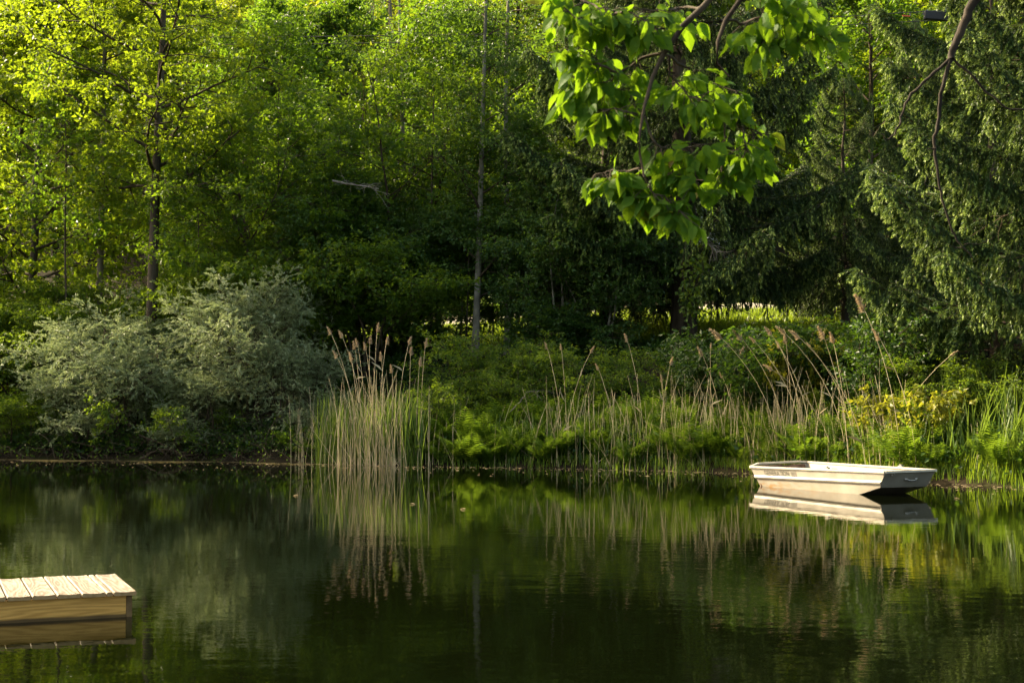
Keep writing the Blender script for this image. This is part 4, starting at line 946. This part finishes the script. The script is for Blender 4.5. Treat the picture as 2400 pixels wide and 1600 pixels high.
def overhang():
    rng = np.random.default_rng(12); D = 5.0
    rt = empty('overhanging_tree', (4.3, 2.2, .2)); tag(rt, 'near tree whose branch of large bright green leaves hangs into the view', 'tree')
    o = np.array(rt.location)
    t = Acc(); t.tube(np.array([(4.3, 2.2, -.1), (4.25, 2.25, 1.2), (4.1, 2.4, 2.6), (4.0, 2.5, 4.2), (4.1, 2.5, 6)])-o, [.17, .14, .12, .09, .05], 12)
    tr = t.build('trunk', M['bark_grey'], rt, True)
    px = lambda x, y, d=D: np.array(at(x, y, d))-o
    lb = Acc(); lv = Acc()
    main = [np.array((4.1, 2.4, 2.6))-o, np.array((3.2, 3.2, 3.3))-o, np.array((1.9, 4.4, 3.35))-o, px(1700, -45), px(1650, 15), px(1600, 62), px(1555, 128), px(1530, 180), px(1510, 250), px(1500, 310), px(1499, 360), px(1510, 415)]
    lb.tube(main, [.05, .042, .03, .013, .0115, .0105, .0095, .007, .006, .005, .0045, .0035], 8)
    up = [np.array((1.9, 4.4, 3.35))-o, px(1860, -60, 4.8), px(1735, 0, 4.8), px(1700, 50, 4.8), px(1682, 100, 4.8), px(1680, 150, 4.8), px(1710, 180, 4.8)]
    lb.tube(up, [.02, .014, .01, .009, .007, .005, .003], 6)
    subs = [ # photo pixels, distance
        ([(1555, 122), (1500, 140), (1450, 172), (1425, 200), (1415, 222)], 5.0, .007), ([(1450, 172), (1400, 150), (1370, 130), (1330, 110)], 4.95, .005),
        ([(1425, 200), (1385, 160), (1350, 190), (1330, 210)], 5.05, .004), ([(1555, 128), (1610, 160), (1640, 190), (1690, 205), (1740, 215)], 5.05, .006),
        ([(1572, 130), (1578, 190), (1610, 225), (1660, 235)], 4.95, .005), ([(1505, 270), (1470, 262), (1420, 255), (1390, 262)], 5.0, .004),
        ([(1505, 270), (1530, 335), (1570, 352), (1600, 350), (1640, 340)], 4.95, .005), ([(1640, 230), (1700, 270), (1750, 305), (1790, 320)], 5.05, .005),
        ([(1740, 300), (1745, 340), (1755, 370), (1780, 390)], 5.05, .004), ([(1690, 260), (1700, 330), (1690, 390), (1700, 430)], 5., .004),
        ([(1502, 380), (1540, 402), (1590, 405), (1630, 420)], 4.98, .004), ([(1505, 395), (1490, 420), (1492, 450), (1500, 480)], 5.0, .004),
        ([(1510, 410), (1530, 450), (1570, 470), (1600, 500)], 4.95, .004), ([(1500, 395), (1460, 400), (1430, 402), (1395, 410)], 5.0, .004),
        ([(1650, 15), (1590, 20), (1540, 30), (1500, 20)], 5.05, .006), ([(1600, 62), (1540, 70), (1510, 48), (1460, 25), (1400, 20)], 4.9, .005), ([(1460, 25), (1400, 60), (1360, 50), (1320, 20)], 4.95, .005),
        ([(1400, 20), (1350, -10), (1310, -20)], 5., .004), ([(1690, 50), (1740, 55), (1790, 40), (1850, 20), (1920, 10)], 4.8, .006), ([(1740, 55), (1770, 80), (1800, 95)], 4.8, .004), ([(1735, 0), (1800, -10), (1870, 0)], 4.75, .004),
        ([(1790, 40), (1830, 45), (1880, 60), (1930, 82)], 4.85, .004)]
    P, A, Nn, Ls = [], [], [], []
    cam = np.array((0, -1., .15))
    for pts, d, r in subs:
        Q = np.array([px(x, y, d+.13+rng.normal(0, .05)) for x, y in pts]); s = np.linspace(0, len(Q)-1, 3*len(Q)); Qi = np.stack([np.interp(s, np.arange(len(Q)), Q[:, k]) for k in range(3)], 1)
        Qi += rng.normal(0, .004, Qi.shape); lb.tube(Qi, np.linspace(r, .002, len(Qi)), 6, cap=False)
        n = int(len(pts)*6)
        for i in range(n):
            tt = .25+.75*(i+rng.uniform(0, .8))/n; p, dd = along(Qi, min(tt, .999))
            # short side twig carrying two or three leaves
            sdx = unit(np.array([rng.normal(0, 1), rng.normal(0, .8), rng.normal(-.35, .4)])); tw = poly(rng, p, sdx+dd*.4, rng.uniform(.03, .1), 3, -.1, .15)
            lb.tube(tw, [.002, .0018, .0015, .0012], 4, cap=False)
            for j in range(int(rng.integers(2, 4))):
                q = tw[-1] if j == 0 else along(tw, rng.uniform(.3, 1))[0]
                ax = unit(sdx*.6+rng.normal(0, .45, 3)+np.array([0, 0, -.75]))
                P.append(q+ax*.008); A.append(ax); Nn.append(unit(cam*rng.uniform(.1, 1.)+np.array([0, 0, rng.uniform(.2, 1)])+rng.normal(0, .45, 3))); Ls.append(rng.uniform(.045, .088))
    P, A, Nn, Ls = map(np.array, (P, A, Nn, Ls)); var = np.clip(rng.normal(.45, .2, len(P)), 0, .92); var[rng.random(len(P)) < .008] = 1
    big_leaves(lv, rng, P, A, Nn, Ls, Ls*rng.uniform(.5, .66, len(P)), var)
    # unseen crown leaves and limbs added above the view to dapple the branch
    m = 2600; c = rng.uniform((-6.5, 2.5, 3.9), (3.5, 8.0, 7.5), (60, 3)); P = (c[:, None]+rng.normal(0, .3, (60, m//60, 3))).reshape(-1, 3)-o; N = len(P)
    P = P[P[:, 2]+o[2] > CAMZ+.36*(P[:, 1]+o[1])+.3]; N = len(P)
    L2 = rng.uniform(.07, .11, N); ax = rng.normal(size=(N, 3))*.6+np.array([0, 0, -.6])
    big_leaves(lv, rng, P, ax, rng.normal(size=(N, 3))*.5+np.array([0, 0, 1]), L2, L2*.58, np.clip(rng.normal(.45, .2, N), 0, .92))
    for q in [q for q in c if q[2] > CAMZ+.36*q[1]+.9][:16]: lb.tube(poly(rng, np.array((4.1, 2.5, 4.6+.2*rng.random()))-o, q-np.array((4.1, 2.5, 4.8)), np.linalg.norm(q-np.array((4.1, 2.5, 4.8))), 6, .02, .03), np.linspace(.03, .006, 7), 5, cap=False)
    lb.build('limb', M['bark_dark'], tr, True); lv.build('foliage', M['over'], rt)
overhang()
def bare_limb():
    rt = empty('bare_limbed_tree', (6.2, 5.6, .1)); tag(rt, 'near tree whose bare dark limb dangles crookedly before the sunlit spruce', 'tree'); o = np.array(rt.location)
    t = Acc(); t.tube(np.array([(6.2, 5.6, -.2), (6.1, 5.7, 1.5), (6, 5.8, 3.5), (6.05, 5.8, 6), (6.1, 5.9, 9)])-o, [.19, .16, .13, .1, .05], 12); tr = t.build('trunk', M['bark_dark'], rt, True)
    D = 8.0; px = lambda x, y, d=D: np.array(at(x, y, d))-o
    rng = np.random.default_rng(4); b = Acc()
    def br(pts, r0, r1, n=26):
        r0 *= .62; r1 *= .7
        Q = np.array(pts); s = np.linspace(0, len(Q)-1, n); P = np.stack([np.interp(s, np.arange(len(Q)), Q[:, k]) for k in range(3)], 1)
        for _ in range(2): P[1:-1] = (P[:-2]+2*P[1:-1]+P[2:])/4
        P += rng.normal(0, .0035, P.shape); b.tube(P, np.linspace(r0, r1, n)*(1+rng.normal(0, .06, n)), 8); return P
    br([np.array((6.02, 5.8, 4.4))-o, np.array((5.2, 6.6, 5.2))-o, np.array((3.6, 7.8, 4.7))-o, px(2285, -10), px(2260, 50), px(2240, 100), px(2228, 140)], .06, .026)
    br([px(2229, 135), px(2212, 190), px(2203, 250), px(2193, 310), px(2190, 350), px(2196, 400), px(2203, 445), px(2215, 495), px(2232, 545), px(2255, 580), px(2285, 605)], .02, .005, 34)
    br([px(2232, 132), px(2180, 180), px(2140, 215), px(2118, 250), px(2108, 290), px(2096, 318), px(2078, 330), px(2066, 312)], .015, .005, 26)
    br([px(2226, 132), px(2270, 170), px(2310, 210), px(2340, 240), px(2370, 258), px(2420, 255)], .013, .006, 20)
    br([px(2202, 445), px(2178, 438), px(2165, 430), px(2172, 418), px(2182, 408)], .007, .003, 14)
    br([px(2255, 580), px(2225, 578), px(2215, 568)], .005, .002, 8); br([px(2262, 572), px(2300, 575), px(2330, 555)], .004, .002, 8); br([px(2191, 350), px(2180, 349), px(2174, 351)], .007, .004, 6)
    br([px(2265, 44), px(2252, 45)], .012, .008, 4); br([px(2262, 44), px(2278, 46)], .012, .008, 4)
    b.build('limb', M['darkened_bark'], tr, True)
M['darkened_bark'] = bark_mat('sun_offset_dark_bark', (.01, .008, .006), (.045, .034, .024), 14)  # bark colour darkened to cancel the sunlight on the limb
bare_limb()

# ------------------------------------------------------------------ floating bits
def debris():
    rng = np.random.default_rng(9); a = Acc()
    n = 1500; x = rng.uniform(-17, 10.5, n); t = -np.abs(rng.exponential(.9, n))-.05
    y = yb(x)+t; s = rng.uniform(.012, .034, n)*np.where(rng.random(n) < .1, 1.7, 1)
    for dx, dy, sc_ in ((0, 0, 1),):
        az = rng.uniform(0, 6.28, n); c, s_ = np.cos(az)*s, np.sin(az)*s
        V = np.stack([np.stack([x+c, y+s_, 0*x+.005], 1), np.stack([x-s_, y+c, 0*x+.005], 1), np.stack([x-c, y-s_, 0*x+.006], 1), np.stack([x+s_, y-c, 0*x+.005], 1)], 1).reshape(-1, 3)
        b = np.arange(n)[:, None]*4; a.add(V, quad=b+np.array([[0, 1, 2, 3]]), var=np.repeat(rng.uniform(.2, 1, n), 4))
    tag(a.build('floating_debris', M['plume']), 'pale specks of seed fluff floating along the far bank', 'floating debris', kind='stuff')
    a = Acc(); n = 16000; x = rng.normal(-11.5, 2.6, n); y = yb(x)-.2-np.abs(rng.normal(0, .5, n))*np.clip(.6+.5*np.sin(x*1.9), .1, 1.2); s = rng.uniform(.012, .03, n); az = rng.uniform(0, 6.28, n); c, s_ = np.cos(az)*s, np.sin(az)*s
    V = np.stack([np.stack([x+c, y+s_, 0*x+.006], 1), np.stack([x-s_, y+c, 0*x+.008], 1), np.stack([x-c, y-s_, 0*x+.006], 1), np.stack([x+s_, y-c, 0*x+.005], 1)], 1).reshape(-1, 3)
    b = np.arange(n)[:, None]*4; a.add(V, quad=b+np.array([[0, 1, 2, 3]]), var=np.repeat(rng.uniform(0, 1, n), 4))
    tag(a.build('duckweed', leaf_mat('duckweed', [(0, (.16, .12, .05)), (1, (.36, .28, .11))], (.4, .35, .1), .15)), 'yellowish duckweed scum on the shallows below the silvery bush', 'duckweed', kind='stuff')
debris()
rng = np.random.default_rng(19); proto_leaf = None
for px, py in ((2232, 1167), (962, 1180), (1092, 1192), (700, 1160)):
    d_ = F*CAMZ/(py-964); x_ = (px-1200)/F*d_
    if proto_leaf is None:
        a = Acc(); big_leaves(a, rng, np.zeros((1, 3)), np.array([[1., .2, 0]]), np.array([[0, 0, 1.]]), np.array([.085]), np.array([.05]), np.array([.2])); proto_leaf = a.build('floating_leaf', M['plume']); o = proto_leaf
        tag(o, 'pale fallen leaf floating on the pond', 'leaf', 'leaves floating on the pond')
    else: o = proto_leaf.copy(); COL.objects.link(o)
    o.location = (x_, d_, .012); o.rotation_euler = (0, 0, rng.uniform(0, 6.28))

# ------------------------------------------------------------------ light, sky, camera
AZ = (-.89, .46); EL = math.radians(33)
d = Vector((AZ[0], AZ[1], 0)).normalized(); sd = Vector((d.x*math.cos(EL), d.y*math.cos(EL), math.sin(EL)))
wd = bpy.data.worlds.new('World'); sc.world = wd; wd.use_nodes = True
nt = wd.node_tree; sky = nt.nodes.new('ShaderNodeTexSky'); sky.sky_type = 'NISHITA'; sky.sun_disc = False
sky.sun_elevation = EL; sky.sun_rotation = math.atan2(d.x, d.y); sky.air_density = 1.0; sky.dust_density = 5.0; sky.ozone_density = 0.3
bg = nt.nodes['Background']; wb = nt.nodes.new('ShaderNodeMix'); wb.data_type = 'RGBA'; wb.blend_type = 'MULTIPLY'; wb.inputs[0].default_value = 1
nt.links.new(sky.outputs[0], wb.inputs[6]); wb.inputs[7].default_value = (1, .93, .76, 1); nt.links.new(wb.outputs[2], bg.inputs[0]); bg.inputs[1].default_value = .15
su = bpy.data.lights.new('sun', 'SUN'); su.energy = 3.9; su.angle = math.radians(.5); su.color = (1.0, .84, .56)
so = bpy.data.objects.new('sun', su); COL.objects.link(so); so.rotation_euler = sd.to_track_quat('Z', 'Y').to_euler(); so.location = (-30, 40, 40)
cm = bpy.data.cameras.new('camera'); co = bpy.data.objects.new('camera', cm); COL.objects.link(co)
cm.lens = 50; cm.sensor_width = 36; cm.clip_end = 1000; cm.clip_start = .05
co.location = (0, 0, CAMZ); co.rotation_euler = (math.pi/2+TILT, 0, 0); sc.camera = co
cm.dof.use_dof = True; cm.dof.focus_distance = 30; cm.dof.aperture_fstop = 9
sc.view_settings.view_transform = 'Standard'; sc.view_settings.look = 'None'; sc.view_settings.gamma = 1; sc.view_settings.exposure = 1.88
sc.cycles.use_denoising = True; sc.cycles.max_bounces = 8; sc.cycles.diffuse_bounces = 4; sc.cycles.transmission_bounces = 4; sc.cycles.glossy_bounces = 3
sc.cycles.caustics_reflective = False; sc.cycles.caustics_refractive = False; sc.cycles.sample_clamp_indirect = 4
